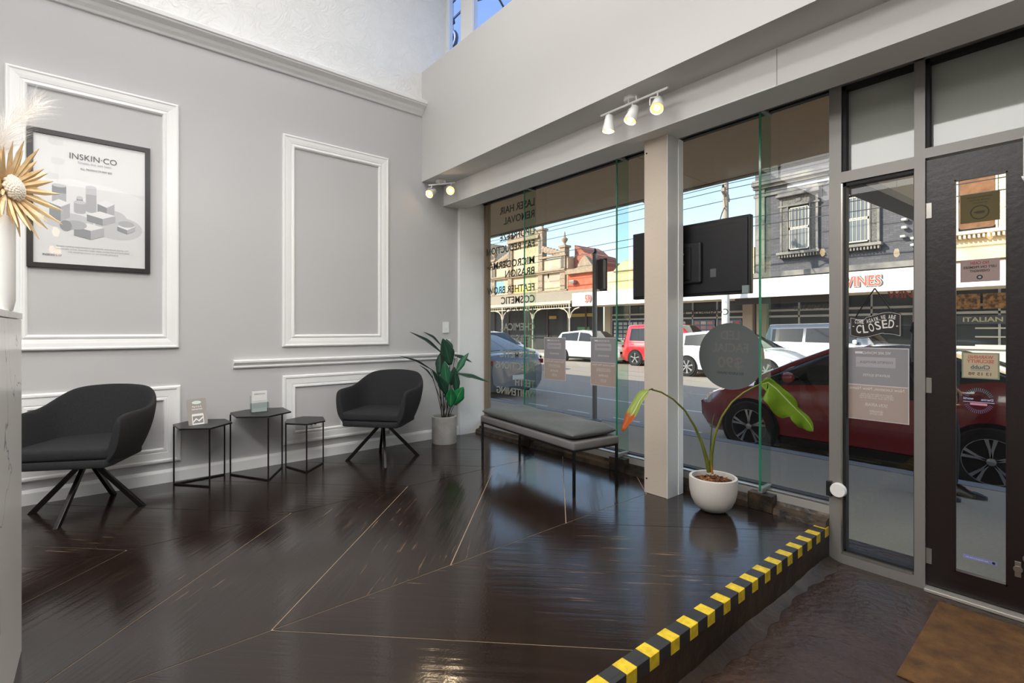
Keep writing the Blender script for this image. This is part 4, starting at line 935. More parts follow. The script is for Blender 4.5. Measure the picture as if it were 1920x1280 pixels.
# ------------------------------------------------------------------ cars
M_win = mat('car_glass', '#12181b', .05, spec=.45); M_tyre = mat('tyre_rubber', '#1b1b1c', .8); M_arch = mat('arch_black', '#0e0e0e', .9)
M_rim = mat('alloy_silver', '#c4c4c6', .25, metal=.8); M_rimd = mat('rim_dark', '#26272a', .4, metal=.4); M_lamp = mat('headlamp_clear', '#dfe5ea', .08, spec=.9, metal=.3); M_tail = mat('tail_lamp_red', '#8a1218', .15); M_plate = mat('number_plate', '#d8d8d0', .5)
def interp(pts, x):
    if x <= pts[0][0]: return pts[0][1]
    for (a, b), (c, d) in zip(pts, pts[1:]):
        if x <= c: return b + (d - b) * (x - a) / (c - a)
    return pts[-1][1]
def car(label, paint, loc, yaw, L, W, deck, roof, wheels, wr, wins, side=(1,), spokes=5, detail=False, group=None, roofpaint=None, rim=None):
    c = thing('car', label, 'car', loc, yaw, group); hw = W / 2; x0, x1 = -L / 2, L / 2
    def plan(x):
        e = min(x - x0, x1 - x); return hw * (1 if e > .55 else (.80 + .20 * math.sin(math.pi / 2 * max(e, 0) / .55)))
    xs = [x0, x0 + .03, x0 + .1, x0 + .25] + [x0 + .25 + (L - .5) * i / 20 for i in range(1, 20)] + [x1 - .25, x1 - .1, x1 - .03, x1]
    rings = []
    for x in xs:
        zt = interp(deck, x); w_ = plan(x); e = min(x - x0, x1 - x); q = 1 if e > .12 else .82 + .18 * e / .12
        zb = .17 + (.10 if e < .1 else 0); zm = zb + .28
        ztt = zb + (zt - zb) * (q if e < .05 else 1)
        half = [(w_ * .84, zb), (w_ * .965, zb + .09), (w_ * .995, zm), (w_, zm + (ztt - zm) * .35), (w_ * .975, ztt - .10), (w_ * .93, ztt - .025), (w_ * .80, ztt), (w_ * .4, ztt + .022)]
        rings.append([(x, y, z) for y, z in half] + [(x, -y, z) for y, z in half[::-1]])
    MB().loft(rings).build('body', paint, c, smooth=True)
    g0, g1 = roof[0][0], roof[-1][0]
    def gh(x):
        zb = interp(deck, x) - .04; zr = max(interp(roof, x), zb + .01); wb = plan(x) * .93; h = zr - zb; wt = wb - .30 * h
        return zb, zr, wb, wt
    gx = sorted(set([g0 + (g1 - g0) * i / 24 for i in range(25)] + [p[0] for p in roof])); rings = []
    for x in gx:
        zb, zr, wb, wt = gh(x); h = zr - zb
        half = [(wb, zb), (wb - .30 * h * .8, zb + h * .8), (wt * .985, zr - .045 * min(1, h / .3)), (wt * .86, zr - .008), (wt * .45, zr + .012)]
        rings.append([(x, y, z) for y, z in half] + [(x, -y, z) for y, z in half[::-1]])
    MB().loft(rings).build('cabin', roofpaint or paint, c, smooth=True)
    for s in side:
        for (a, b, ins) in wins:                             # side windows
            m = MB(); rr = []
            for i in range(9):
                x = a + (b - a) * i / 8; zb, zr, wb, wt = gh(x); zl = zb + .07; zu = max(zr - ins, zl + .004)
                yy = lambda z: wb - .30 * (z - zb) + .018
                rr.append([(x, s * yy(zl), zl), (x, s * yy(zu), zu)])
            m.loft(rr, False, False).build('side_window', M_win, c)
    def screen(xa, xb, name):
        m = MB(); rr = []
        for i in range(7):
            x = xa + (xb - xa) * i / 6; zb, zr, wb, wt = gh(x); yw = wt * .84
            rr.append([(x, -yw, zr + .004), (x, -yw * .5, zr + .022), (x, yw * .5, zr + .022), (x, yw, zr + .004)])
        m.loft(rr, False, False).build(name, M_win, c, smooth=True)
    screen(roof[0][0] + .06, roof[1][0] - .02, 'rear_window'); screen(roof[-2][0] + .02, roof[-1][0] - .06, 'windscreen')
    proto = {}
    for wx in wheels:
        for s in side:
            yo = s * hw
            MB().lathe([(wr * 1.13, 0), (wr * 1.13, .004)], 28, (wx, yo * .998 - (.002 if s > 0 else .002), wr), 'y').build('wheel_arch', M_arch, c)
            key = s
            ty = MB().lathe([(wr * .68, -.02), (wr * .95, -.02), (wr, .0), (wr, .17), (wr * .95, .19), (wr * .68, .19)], 32, (0, 0, 0), 'y', closed=True)
            if s < 0: pass
            t = ty.build('wheel', M_tyre, c, smooth=True); t.location = (wx, yo - (.165 if s > 0 else .005), wr)
            fy = .185 if s > 0 else -.015; dd = 1 if s > 0 else -1
            MB().lathe([(.0, fy - dd * .05), (wr * .70, fy - dd * .05), (wr * .70, fy - dd * .045), (0, fy - dd * .045)], 28, (0, 0, 0), 'y').build('rim_dish', M_rimd, t)
            MB().lathe([(wr * .70, fy), (wr * .70, fy - dd * .04), (wr * .655, fy - dd * .03), (wr * .66, fy)], 32, (0, 0, 0), 'y', closed=True).build('rim_ring', rim or M_rim, t, smooth=True)
            spk = MB()
            for k in range(spokes):
                a = 2 * math.pi * k / spokes + .3
                for o in ((-.16, .16) if detail else (0,)):
                    ca, sa = math.cos(a), math.sin(a); cb, sb = math.cos(a + o), math.sin(a + o); wd = .020 if detail else .045
                    p0 = Vector((ca * .03, 0, sa * .03)); pm_ = Vector((math.cos(a + o * .55) * wr * .33, 0, math.sin(a + o * .55) * wr * .33)); p1 = Vector((cb * wr * .68, 0, sb * wr * .68)); n_ = Vector((-sa, 0, ca))
                    Y0, Y1 = Vector((0, fy - dd * .035, 0)), Vector((0, fy - dd * .005, 0))
                    rr = []
                    for p, w2 in ((p0, wd * .55), (pm_, wd * .6), (p1, wd)): rr.append([p - n_ * w2 + Y0, p + n_ * w2 + Y0, p + n_ * w2 * .8 + Y1, p - n_ * w2 * .8 + Y1])
                    spk.loft(rr)
            spk.build('rim_spokes', rim or M_rim, t)
            MB().lathe([(0, fy + dd * .004), (.035, fy), (.04, fy - dd * .03), (0, fy - dd * .03)], 20, (0, 0, 0), 'y').build('hub_cap', rim or M_rim, t, smooth=True)
    # lamps
    for s in (1, -1):
        zf = interp(deck, x1 - .2) - .14; zr_ = interp(deck, x0 + .1) - .16
        MB(M=Matrix.Translation((x1 - .20, s * plan(x1 - .2) * .86, zf)) @ Matrix.Rotation(R(-38 * s), 4, 'Z') @ Matrix.Rotation(R(-18), 4, 'Y')).lathe([(0, -.05), (.09, -.05), (.115, .0), (.085, .05), (0, .07)], 22, (0, 0, 0), 'x').build('headlamp', M_lamp, c, smooth=True)
        MB(M=Matrix.Translation((x0 + .08, s * plan(x0 + .08) * .84, zr_)) @ Matrix.Rotation(R(30 * s), 4, 'Z')).box(-.05, .05, -.14, .12, -.05, .05).build('tail_lamp', M_tail, c, bevel=.015)
        mx = roof[-1][0] - .45
        MB(M=Matrix.Translation((mx, s * (hw + .03), interp(deck, mx) + .07))).lathe([(0, -.06), (.05, -.05), (.07, .0), (.06, .05), (0, .06)], 16, (0, 0, 0), 'x').build('door_mirror', paint, c, smooth=True)
    for s in side:
        for hx in [(a + b) / 2 - .3 for a, b, i_ in wins[:2]]:
            zb = interp(deck, hx) - .13; MB().box(hx - .10, hx + .08, s * hw * .985 - .012, s * hw * .985 + .022, zb - .012, zb + .012).build('door_handle', M_chrome if detail is None else paint, c, bevel=.005)
    for xe in (x0 - .002, x1 + .002):
        MB().box(xe - .012, xe + .012, -.18, .18, .42, .52).build('number_plate', M_plate, c)
    MB().box(x1 - .10, x1 - .004, -hw * .62, hw * .62, .30, .40).build('lower_grille', M_arch, c); MB().box(x1 - .12, x1 - .01, -hw * .36, hw * .36, .56, .64).build('upper_grille', M_arch, c)
    MB().box(wheels[0] + wr * 1.1, wheels[1] - wr * 1.1, -hw * .96, hw * .96, .155, .24).build('sill', M_arch, c)
    return c
def paint(n, col, r=.22): return mat(n, col, r, spec=.5, coat=1.)
P_red, P_white, P_grey, P_van = paint('paint_dark_red', '#8e1f26'), paint('paint_white', '#eeeeec'), paint('paint_grey_metal', '#6b7078', .25), paint('paint_red', '#d2282e')
# near kerb: red coupe, grey fastback
rc = car('dark red small car parked at the kerb right outside', P_red, (7.22, 1.74, RZ), R(90), 3.72, 1.78, [(-1.86, .80), (-1.6, 1.02), (-1.15, 1.08), (-.6, .99), (.6, .90), (1.05, .86), (1.45, .78), (1.75, .68), (1.86, .60)],
    [(-1.35, 1.05), (-.75, 1.29), (-.2, 1.34), (.22, 1.31), (1.08, .88)], (-1.11, 1.11), .315, [(-.95, -.35, .10), (-.28, .85, .10)], side=(1, -1), spokes=5, detail=True, roofpaint=mat('soft_top_black', '#1b1b1d', .8))
for s_ in (1, -1): MB().tube([(1.08, s_ * .80, .90), (.65, s_ * .76, 1.12), (.2, s_ * .70, 1.32)], .03, 8).build('windscreen_pillar', P_red, rc, smooth=True)
car('silver grey fastback sedan parked at the near kerb', P_grey, (7.25, 10.78, RZ), R(90), 4.7, 1.85, [(-2.35, .95), (-2.0, 1.02), (-1.2, .98), (1.2, .92), (1.9, .80), (2.35, .62)],
    [(-2.05, 1.03), (-.7, 1.40), (0, 1.45), (.5, 1.40), (1.45, .92)], (-1.44, 1.44), .34, [(-1.35, -.3, .07), (-.22, 1.1, .08)], side=(1, -1), spokes=5)
car('white sedan driving behind the grey fastback', P_white, (12.2, 15.9, RZ), R(-90), 4.5, 1.8, [(-2.25, .90), (-1.6, .96), (.9, .92), (1.8, .80), (2.25, .62)],
    [(-1.75, .95), (-1.0, 1.42), (-.2, 1.47), (.25, 1.42), (1.15, .92)], (-1.32, 1.32), .32, [(-1.1, -.3, .08), (-.22, .8, .08)], side=(1, -1))
car('white compact hatchback parked before the verandah shop', P_white, (18.4, 15.7, RZ), R(-90), 4.1, 1.75, [(-2.05, .85), (-1.8, 1.0), (.9, .95), (1.6, .85), (2.05, .62)],
    [(-1.95, 1.0), (-1.6, 1.42), (-.4, 1.52), (.25, 1.46), (1.15, .94)], (-1.28, 1.28), .31, [(-1.5, -.4, .09), (-.32, .8, .09)], side=(1, -1))
car('bright red van parked before the bottle shop', P_van, (18.4, 11.3, RZ), R(-90), 4.4, 1.8, [(-2.2, .95), (-1.9, 1.05), (1.2, 1.0), (1.8, .90), (2.2, .66)],
    [(-2.17, 1.1), (-2.02, 1.74), (.0, 1.80), (.55, 1.72), (1.4, 1.0)], (-1.4, 1.4), .33, [(-1.75, -.75, .16), (.0, 1.0, .14)], side=(1, -1))
car('white small hatchback driving past with headlamps toward the door', P_white, (15.7, 7.45, RZ), R(-90), 4.05, 1.74, [(-2.02, .85), (-1.8, 1.0), (.9, .98), (1.55, .88), (2.02, .66)],
    [(-1.95, 1.0), (-1.6, 1.42), (-.4, 1.53), (.25, 1.46), (1.2, .96)], (-1.26, 1.26), .33, [(-1.4, -.4, .09), (-.32, .8, .09)], side=(1, -1), spokes=7)
car('white boxy four wheel drive with dark roof parked far side', P_white, (18.4, 5.2, RZ), R(-90), 4.7, 1.9, [(-2.35, 1.05), (-2.1, 1.12), (1.0, 1.10), (2.0, 1.05), (2.35, .85)],
    [(-2.3, 1.12), (-2.1, 1.72), (.0, 1.76), (.45, 1.72), (.95, 1.12)], (-1.45, 1.45), .38, [(-1.95, -1.0, .16), (-.9, .0, .16), (.08, .5, .16)], side=(1, -1), roofpaint=paint('paint_slate', '#4a505a'))

# ------------------------------------------------------------------ person outside, mostly behind the door stile
def person(label, loc, rz):
    p = thing('person', label, 'person', loc, rz)
    V = [(0, 0, .95), (0, 0, 1.10), (0, 0, 1.28), (0, 0, 1.42), (.02, 0, 1.50), (.03, 0, 1.60), (.04, 0, 1.70),
         (.0, .10, .92), (.10, .10, .50), (.10, .10, .05), (0, -.10, .92), (.03, -.10, .50), (-.02, -.10, .06),
         (0, .19, 1.40), (-.06, .23, 1.14), (.02, .23, .92), (0, -.19, 1.40), (.05, -.23, 1.14), (.14, -.22, .93),
         (.235, .11, .045), (.11, .10, .05), (.10, -.11, .045), (-.02, -.10, .05)]
    Ed = [(0, 1), (1, 2), (2, 3), (3, 4), (4, 5), (5, 6), (0, 7), (7, 8), (8, 9), (9, 20), (20, 19), (0, 10), (10, 11), (11, 12), (12, 22), (22, 21), (3, 13), (13, 14), (14, 15), (3, 16), (16, 17), (17, 18)]
    rad = [.14, .14, .15, .11, .055, .085, .07, .09, .06, .042, .09, .06, .042, .065, .05, .035, .065, .05, .035, .02, .03, .02, .03]
    def skin(name, keep, m, grow=1.):
        idx = sorted(keep); mp = {k: i for i, k in enumerate(idx)}; me = bpy.data.meshes.new(name)
        me.from_pydata([V[k] for k in idx], [(mp[a], mp[b]) for a, b in Ed if a in mp and b in mp], []); me.materials.append(m)
        o = link(name, me, p); md = o.modifiers.new('skin', 'SKIN'); sv = me.skin_vertices[0].data
        for k in idx: sv[mp[k]].radius = (rad[k] * grow * (.9 if k < 4 else 1), rad[k] * grow)
        sv[0].use_root = True; md.use_smooth_shade = True; sb = o.modifiers.new('sub', 'SUBSURF'); sb.levels = 1; sb.render_levels = 1; return o
    skin('body', set(range(23)), mat('skin_tone', '#b98a6d', .6))
    skin('trousers', {0, 7, 8, 9, 10, 11, 12}, mat('black_trousers', '#17181b', .8), 1.18)
    skin('jacket', {0, 1, 2, 3, 13, 14, 15, 16, 17, 18}, mat('charcoal_jacket', '#24272b', .75), 1.16)
    MB(M=Matrix.Translation((.03, 0, 1.66))).lathe([(0, .1), (.06, .085), (.095, .03), (.098, -.03), (.085, -.06)], 20).build('hair', mat('dark_hair', '#1d1613', .6), p, smooth=True)
    for x, y in ((.155, .105), (.03, -.105)):
        rr = []
        for t, w_, h in ((-.10, .03, .07), (-.06, .042, .09), (.0, .042, .085), (.07, .045, .05), (.12, .04, .04), (.16, .018, .025)):
            rr.append([(x + t, y - w_, .004), (x + t, y + w_, .004), (x + t, y + w_ * .8, h * .7), (x + t, y + w_ * .3, h), (x + t, y - w_ * .3, h), (x + t, y - w_ * .8, h * .7)])
        MB().loft(rr).build('shoe', mat('black_shoe', '#15151a', .22, spec=.6), p, smooth=True)
    for y, x in ((.235, .03), (-.225, .15)):             # hands with fingers
        h = MB().lathe([(0, .04), (.03, .03), (.034, -.03), (.02, -.05), (0, -.05)], 10, (x, y, .87))
        for k in range(4): h.tube([(x + .024 - .016 * k, y, .83), (x + .028 - .016 * k, y * .99, .79), (x + .026 - .016 * k, y * .95, .765 + .006 * abs(k - 1))], [.009, .008, .006], 6)
        h.tube([(x + .03, y, .875), (x + .05, y * .97, .85), (x + .052, y * .94, .825)], [.010, .009, .007], 6)
        h.build('hand', mat('skin_tone'), p, smooth=True)
    return p
person('person in dark jacket and trousers walking past the entry door', (5.15, .86, -.2), R(-90))

# ------------------------------------------------------------------ far side of the street
FX = 23.5
def bld(name, label, y, cat='building'): return thing(name, label, cat, (FX, y, -.26))
def W(parent, name, m, x0, x1, y0, y1, z0, z1, **k):          # world-space box under a parent that sits at its own base
    l = parent.location; return MB().box(x0 - l.x, x1 - l.x, y0 - l.y, y1 - l.y, z0 - l.z, z1 - l.z).build(name, m, parent, **k)
def brick_mat(name, a, b, mortar, scale=4.2):
    m = mat(name, a, .85); n = m.node_tree; bs = n.nodes['Principled BSDF']; L = n.links.new
    tc = n.nodes.new('ShaderNodeTexCoord'); mp = n.nodes.new('ShaderNodeMapping'); mp.inputs['Rotation'].default_value = (0, R(90), R(90)); L(tc.outputs['Object'], mp.inputs[0])
    sx = n.nodes.new('ShaderNodeSeparateXYZ'); L(tc.outputs['Object'], sx.inputs[0]); cx = n.nodes.new('ShaderNodeCombineXYZ'); L(sx.outputs[1], cx.inputs[0]); L(sx.outputs[2], cx.inputs[1])
    bt = n.nodes.new('ShaderNodeTexBrick'); bt.inputs['Scale'].default_value = scale; bt.inputs['Color1'].default_value = lin(a); bt.inputs['Color2'].default_value = lin(b); bt.inputs['Mortar'].default_value = lin(mortar)
    bt.inputs['Mortar Size'].default_value = .018; bt.inputs['Row Height'].default_value = .33; bt.inputs['Brick Width'].default_value = 1.; L(cx.outputs[0], bt.inputs['Vector'])
    L(bt.outputs['Color'], bs.inputs['Base Color']); bp = n.nodes.new('ShaderNodeBump'); bp.inputs['Strength'].default_value = .6; bp.inputs['Distance'].default_value = .02; bp.invert = True
    L(bt.outputs['Fac'], bp.inputs['Height']); L(bp.outputs[0], bs.inputs['Normal']); return m
M_dkb = brick_mat('charcoal_painted_brick', '#4f4e52', '#5c5a5e', '#424145'); M_dkt = mat('charcoal_trim', '#565458', .8, vary=('#8a857c', 1.2, .12)); M_rough = mat('vermiculated_grey', '#6f6b66', .9, bump=(14, 1., 2), vary=('#55524f', 22, .1))
M_crm = mat('cream_render', '#e2cfae', .85, vary=('#d3b98f', 1.0, .2)); M_tanr = mat('tan_render', '#d2bb9b', .85, vary=('#b9a083', 2.2, .2)); M_sto = mat('grey_stone_trim', '#a3917c', .9, bump=(9, .8), vary=('#8a7763', 6, .2))
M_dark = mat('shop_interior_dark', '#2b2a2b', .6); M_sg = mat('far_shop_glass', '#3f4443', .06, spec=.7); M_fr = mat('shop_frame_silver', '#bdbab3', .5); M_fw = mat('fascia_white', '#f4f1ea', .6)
M_sash = mat('sash_paint', '#c4b9a8', .6); M_pane = mat('upstairs_glass', '#5f6468', .12, spec=.5)

def upstairs_window(b, yc, z0, z1, wdt, trim, rough, panem, dent=True):
    """sash window with rough surround, hood and sill"""
    h = wdt / 2
    win = W(b, 'window', M_alud, FX - .06, FX + .02, yc - h, yc + h, z0, z1)
    o = b.location
    def S(name, m, x0, x1, y0, y1, za, zb): MB().box(x0 - o.x, x1 - o.x, y0 - o.y, y1 - o.y, za - o.z, zb - o.z).build(name, m, win)
    zm = (z0 + z1) / 2
    for za, zb, x in ((z0 + .05, zm, FX - .09), (zm + .02, z1 - .05, FX - .075)):
        S('pane', panem, x, x + .012, yc - h + .06, yc + h - .06, za + .04, zb - .03)
        for a, c in ((yc - h, yc - h + .06), (yc + h - .06, yc + h)): S('sash_frame', M_sash, x - .02, x + .03, a, c, za, zb)
        S('sash_frame', M_sash, x - .02, x + .03, yc - h, yc + h, za, za + .05); S('sash_frame', M_sash, x - .02, x + .03, yc - h, yc + h, zb - .04, zb)
    for k in range(1, 6): S('window_bar', M_sash, FX - .115, FX - .10, yc - h + k * wdt / 6 - .008, yc - h + k * wdt / 6 + .008, z0 + .05, z1 - .05)
    for s in (-1, 1):
        a = yc + s * (h + .05); S('surround', trim, FX - .16, FX, min(a, a - s * .05), max(a, a - s * .05), z0 - .05, z1 + .05)
        W(b, 'rough_pilaster', rough, FX - .12, FX, min(yc + s * (h + .06), yc + s * (h + .26)), max(yc + s * (h + .06), yc + s * (h + .26)), z0 - .05, z1 + .05)
        W(b, 'pilaster_edge', trim, FX - .15, FX, min(yc + s * (h + .26), yc + s * (h + .34)), max(yc + s * (h + .26), yc + s * (h + .34)), z0 - .05, z1 + .4)
    W(b, 'lintel_band', trim, FX - .18, FX, yc - h - .40, yc + h + .40, z1 + .02, z1 + .09)
    W(b, 'rough_lintel', rough, FX - .12, FX, yc - h - .26, yc + h + .26, z1 + .09, z1 + .44)
    W(b, 'hood', trim, FX - .36, FX, yc - h - .46, yc + h + .46, z1 + .44, z1 + .56, bevel=.03); W(b, 'hood', trim, FX - .26, FX, yc - h - .40, yc + h + .40, z1 + .56, z1 + .64)
    W(b, 'key_boss', trim, FX - .16, FX, yc - .12, yc + .12, z1 + .18, z1 + .38, bevel=.05)
    W(b, 'sill', trim, FX - .34, FX, yc - h - .44, yc + h + .44, z0 - .17, z0 - .05, bevel=.02)
    if dent:
        for k in range(14): yy = yc - h - .36 + k * (wdt + .72) / 13.6; W(b, 'sill_dentil', trim, FX - .28, FX, yy, yy + .06, z0 - .30, z0 - .17)
# dark two storey brick
b2 = bld('brick_building', 'two storey charcoal painted brick building above the wine shop', 7.1)
W(b2, 'wall', M_dkb, FX, FX + 8, 3.95, 10.3, 3.0, 9.6)
for z0, z1, d in ((3.35, 3.5, .18), (3.5, 3.72, .34), (7.25, 7.36, .10), (7.62, 7.74, .18), (7.74, 7.9, .34), (7.9, 8.0, .26), (9.4, 9.6, .2)): W(b2, 'cornice', M_dkt, FX - d, FX, 3.95, 10.34, z0, z1)
for y in (9.85, 4.0): W(b2, 'pier', M_dkt, FX - .07, FX, y, y + .4, 3.72, 7.62)
upstairs_window(b2, 8.39, 4.60, 6.55, .84, M_dkt, M_rough, M_pane); upstairs_window(b2, 6.24, 4.60, 6.55, .84, M_dkt, M_rough, M_pane)
W(b2, 'render_patch', mat('pale_patch', '#a3a5ab', .9), FX - .012, FX, 6.9, 8.9, 7.38, 7.6)
for k, (y, z) in enumerate(((4.62, 5.25), (4.62, 4.95), (4.66, 4.62), (4.35, 4.5), (4.35, 4.25))): W(b2, 'insulator', mat('insulator_white', '#d9d5cc', .4), FX - .26, FX - .05, y, y + .16, z, z + .09, bevel=.02)
# cream two storey
b3 = bld('cream_building', 'two storey cream building above the bakery with boarded window', 1.0)
W(b3, 'wall', M_crm, FX, FX + 8, -6, 3.94, 3.0, 9.0)
for z0, z1, d in ((3.42, 3.52, .12), (3.55, 3.75, .30), (3.75, 3.82, .22), (7.6, 7.9, .3)): W(b3, 'cornice', M_crm, FX - d, FX, -6, 3.94, z0, z1)
M_brd = mat('rusty_mesh', '#8a5f3d', .8, bump=(60, .6), vary=('#6a452b', 5, .2)); M_qn = mat('white_rough_pier', '#e6dccb', .9, bump=(12, 1., 2), vary=('#b9a98f', 18, .1))
upstairs_window(b3, 2.70, 4.62, 6.7, .95, mat('cream_trim', '#ead9bd', .8), M_qn, M_brd)
W(b3, 'window_board', M_brd, FX - .125, FX - .118, 2.25, 3.15, 4.68, 6.64)
# plainer neighbours further along the far side
for y0, y1, lb, cc in ((32.1, 45.0, 'pale two storey shop row beyond the ornate building', '#cdbfa8'), (-19.0, -6.1, 'buff two storey shop row beyond the cream building', '#c7b08c')):
    bb = bld('shop_row', lb, (y0 + y1) / 2); mm = mat('row_render_' + cc[1:], cc, .85, vary=('#b3a288', 1.2, .2))
    W(bb, 'wall', mm, FX, FX + 7, y0, y1, -.26, 8.2)
    for z0, z1, d in ((3.3, 3.5, .2), (7.4, 7.6, .3)): W(bb, 'cornice', M_sto, FX - d, FX, y0, y1, z0, z1)
    for k in range(4): upstairs_window(bb, y0 + (y1 - y0) * (k + .5) / 4, 4.6, 6.5, .9, M_sto, M_rough, M_pane, dent=False)
    for k in range(4): W(bb, 'shop_window', M_sg, FX - .04, FX, y0 + (y1 - y0) * (k + .12) / 4, y0 + (y1 - y0) * (k + .88) / 4, .3, 2.7)
# shops below with the shared fascia awning
def shopfront(name, label, y0, y1, stall, wall_m):
    s = bld(name, label, (y0 + y1) / 2, 'shop front')
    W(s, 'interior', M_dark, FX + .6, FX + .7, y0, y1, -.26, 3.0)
    W(s, 'pier', wall_m, FX - .1, FX + .3, y0, y0 + .45, -.26, 3.0); W(s, 'pier', wall_m, FX - .1, FX + .3, y1 - .45, y1, -.26, 3.0)
    W(s, 'stall_board', stall, FX, FX + .2, y0 + .45, y1 - .45, -.26, .45)
    W(s, 'glazing', M_sg, FX + .08, FX + .1, y0 + .45, y1 - .45, .45, 2.9)
    n = max(2, int((y1 - y0) / 1.4))
    for k in range(n + 1): y = y0 + .45 + (y1 - y0 - .9) * k / n; W(s, 'mullion', M_fr, FX, FX + .08, y - .03, y + .03, .45, 2.9)
    for z in (.45, 1.68, 1.95): W(s, 'frame_rail', M_fr, FX, FX + .08, y0 + .45, y1 - .45, z, z + .09)
    return s
M_pier = mat('tiled_beige_pier', '#b8a893', .8, bump=(6, .3))
s1 = shopfront('bottle_shop', 'bottle shop front with cartons stacked behind glass', 10.4, 19.2, M_pier, M_pier)
s2 = shopfront('wine_shop', 'wine shop front with silver frames behind the four wheel drive', 4.0, 10.2, M_pier, M_pier)
s3 = shopfront('bakery_shop', 'bakery shop front with bread pictures and Italian style lettering', -3.5, 3.9, M_fr, M_pier)
def carton_mat(name, a, b, c):
    m = mat(name, a, .6); n = m.node_tree; bs = n.nodes['Principled BSDF']; L = n.links.new
    tc = n.nodes.new('ShaderNodeTexCoord'); sx = n.nodes.new('ShaderNodeSeparateXYZ'); L(tc.outputs['Object'], sx.inputs[0]); cx = n.nodes.new('ShaderNodeCombineXYZ'); L(sx.outputs[1], cx.inputs[0]); L(sx.outputs[2], cx.inputs[1])
    bt = n.nodes.new('ShaderNodeTexBrick'); bt.offset = 0; bt.inputs['Scale'].default_value = 2.6; bt.inputs['Color1'].default_value = lin(a); bt.inputs['Color2'].default_value = lin(b); bt.inputs['Mortar'].default_value = lin(c); bt.inputs['Mortar Size'].default_value = .10; bt.inputs['Row Height'].default_value = .6; bt.inputs['Brick Width'].default_value = .9
    L(cx.outputs[0], bt.inputs['Vector']); L(bt.outputs['Color'], bs.inputs['Base Color']); return m
M_cb = carton_mat('blue_cartons', '#b9a78f', '#d8cdbd', '#24407c'); M_cr = carton_mat('red_white_cartons', '#e9e4da', '#b43a34', '#5f7f96')
l = s1.location
for y0, y1, m in ((12.3, 13.5, M_cr), (13.9, 16.0, M_cb), (16.3, 18.6, M_cb), (10.95, 12.1, M_cr)):
    MB().box(FX + .02 - l.x, FX + .07 - l.x, y0 - l.y, y1 - l.y, .55 - l.z, 1.62 - l.z).build('carton_wall', m, s1, kind='stuff')
# bakery pictures and lettering
l = s3.location
for y0, y1 in ((2.62, 3.4), (1.75, 2.55)): W(s3, 'bread_picture', mat('bread_print', '#5a4028', .5, vary=('#c8925a', 9, .12)), FX - .05, FX - .01, y0, y1, 1.85, 2.38)
W(s3, 'name_board', mat('board_grey', '#4a4c50', .5), FX - .04, FX - .01, 1.0, 3.44, 1.32, 1.62)
text('ITALIAN STYLE', .22, mat('letter_gold', '#c9b98f', .5), s3, frame((FX - .045 - l.x, 2.15 - l.y, 1.47 - l.z), *TX['far']), width=1.85, thick=.004, bold=.02)
for k in range(3): W(s3, 'display_shelf', mat('shelf_cream', '#cfc4ae', .6), FX - .05, FX, 1.2, 2.75, .55 + .3 * k, .60 + .3 * k)
W(s3, 'window_ledge', M_fr, FX - .12, FX, .4, 3.44, .45, .55)
an = thing('shop_awning', 'long flat street awning with white fascia and red sign letters', 'awning', (20.5, 8.0, 2.44))
MB().box(0, .08, -14, 11.15, 0, .74).build('fascia', M_fw, an)
MB().box(.08, 2.5, -14, 11.15, .05, .14).build('awning_soffit', mat('awning_soffit_cream', '#c9bda6', .8), an)
MB().box(.08, 2.5, -14, 11.15, .42, .54).build('awning_roof', mat('awning_roof_grey', '#8d857b', .8), an)
MB().box(1.0, 1.06, -1.8, 2.3, -.22, .05).build('hanging_board', mat('dark_board', '#4b4a4a', .6), an)
M_wr = mat('sign_red', '#d8503c', .5); M_wd = mat('sign_shadow', '#3d4643', .5)
for body, yc, wd, sz in (('WINES', -2.62, 1.26, .50), ('50', 9.95, .46, .56)):
    text(body, sz, M_wd, an, frame((-.012, yc - .03, .36), *TX['far']), width=wd * 1.06, thick=.004, bold=.075)
    text(body, sz, M_fw, an, frame((-.022, yc, .37), *TX['far']), width=wd * 1.03, thick=.004, bold=.05)
    text(body, sz, M_wr, an, frame((-.032, yc, .37), *TX['far']), width=wd, thick=.004, bold=.02)
text('WINE', .34, mat('sign_red_dull', '#a8483c', .5), an, frame((.98, -3.65, -.10), *TX['far']), width=.9, thick=.004, bold=.03)
# single storey cream parapet building above the bottle shop
b4 = bld('parapet_building', 'single storey cream shop with curved parapet beside the brick building', 15.0)
pts = [(10.35, 3.0), (19.2, 3.0), (19.2, 4.6), (18.9, 4.62)] + [(18.6 - 2.0 * i / 12, 4.62 + .55 * math.sin(math.pi * i / 12)) for i in range(13)] + [(16.2, 4.6), (12.2, 4.7), (11.9, 5.05), (10.7, 5.15), (10.35, 5.0)]
MB().prism([(y - 15.0, z + .26) for y, z in pts], 'x', 0, .4).build('parapet', mat('cream_parapet', '#e6d3a8', .9, vary=('#d9bf85', 1.5, .2)), b4)
W(b4, 'cornice', M_crm, FX - .25, FX, 10.4, 19.2, 3.3, 3.5); W(b4, 'capping', M_sto, FX - .08, FX + .45, 16.6, 18.6, 4.56, 4.62)
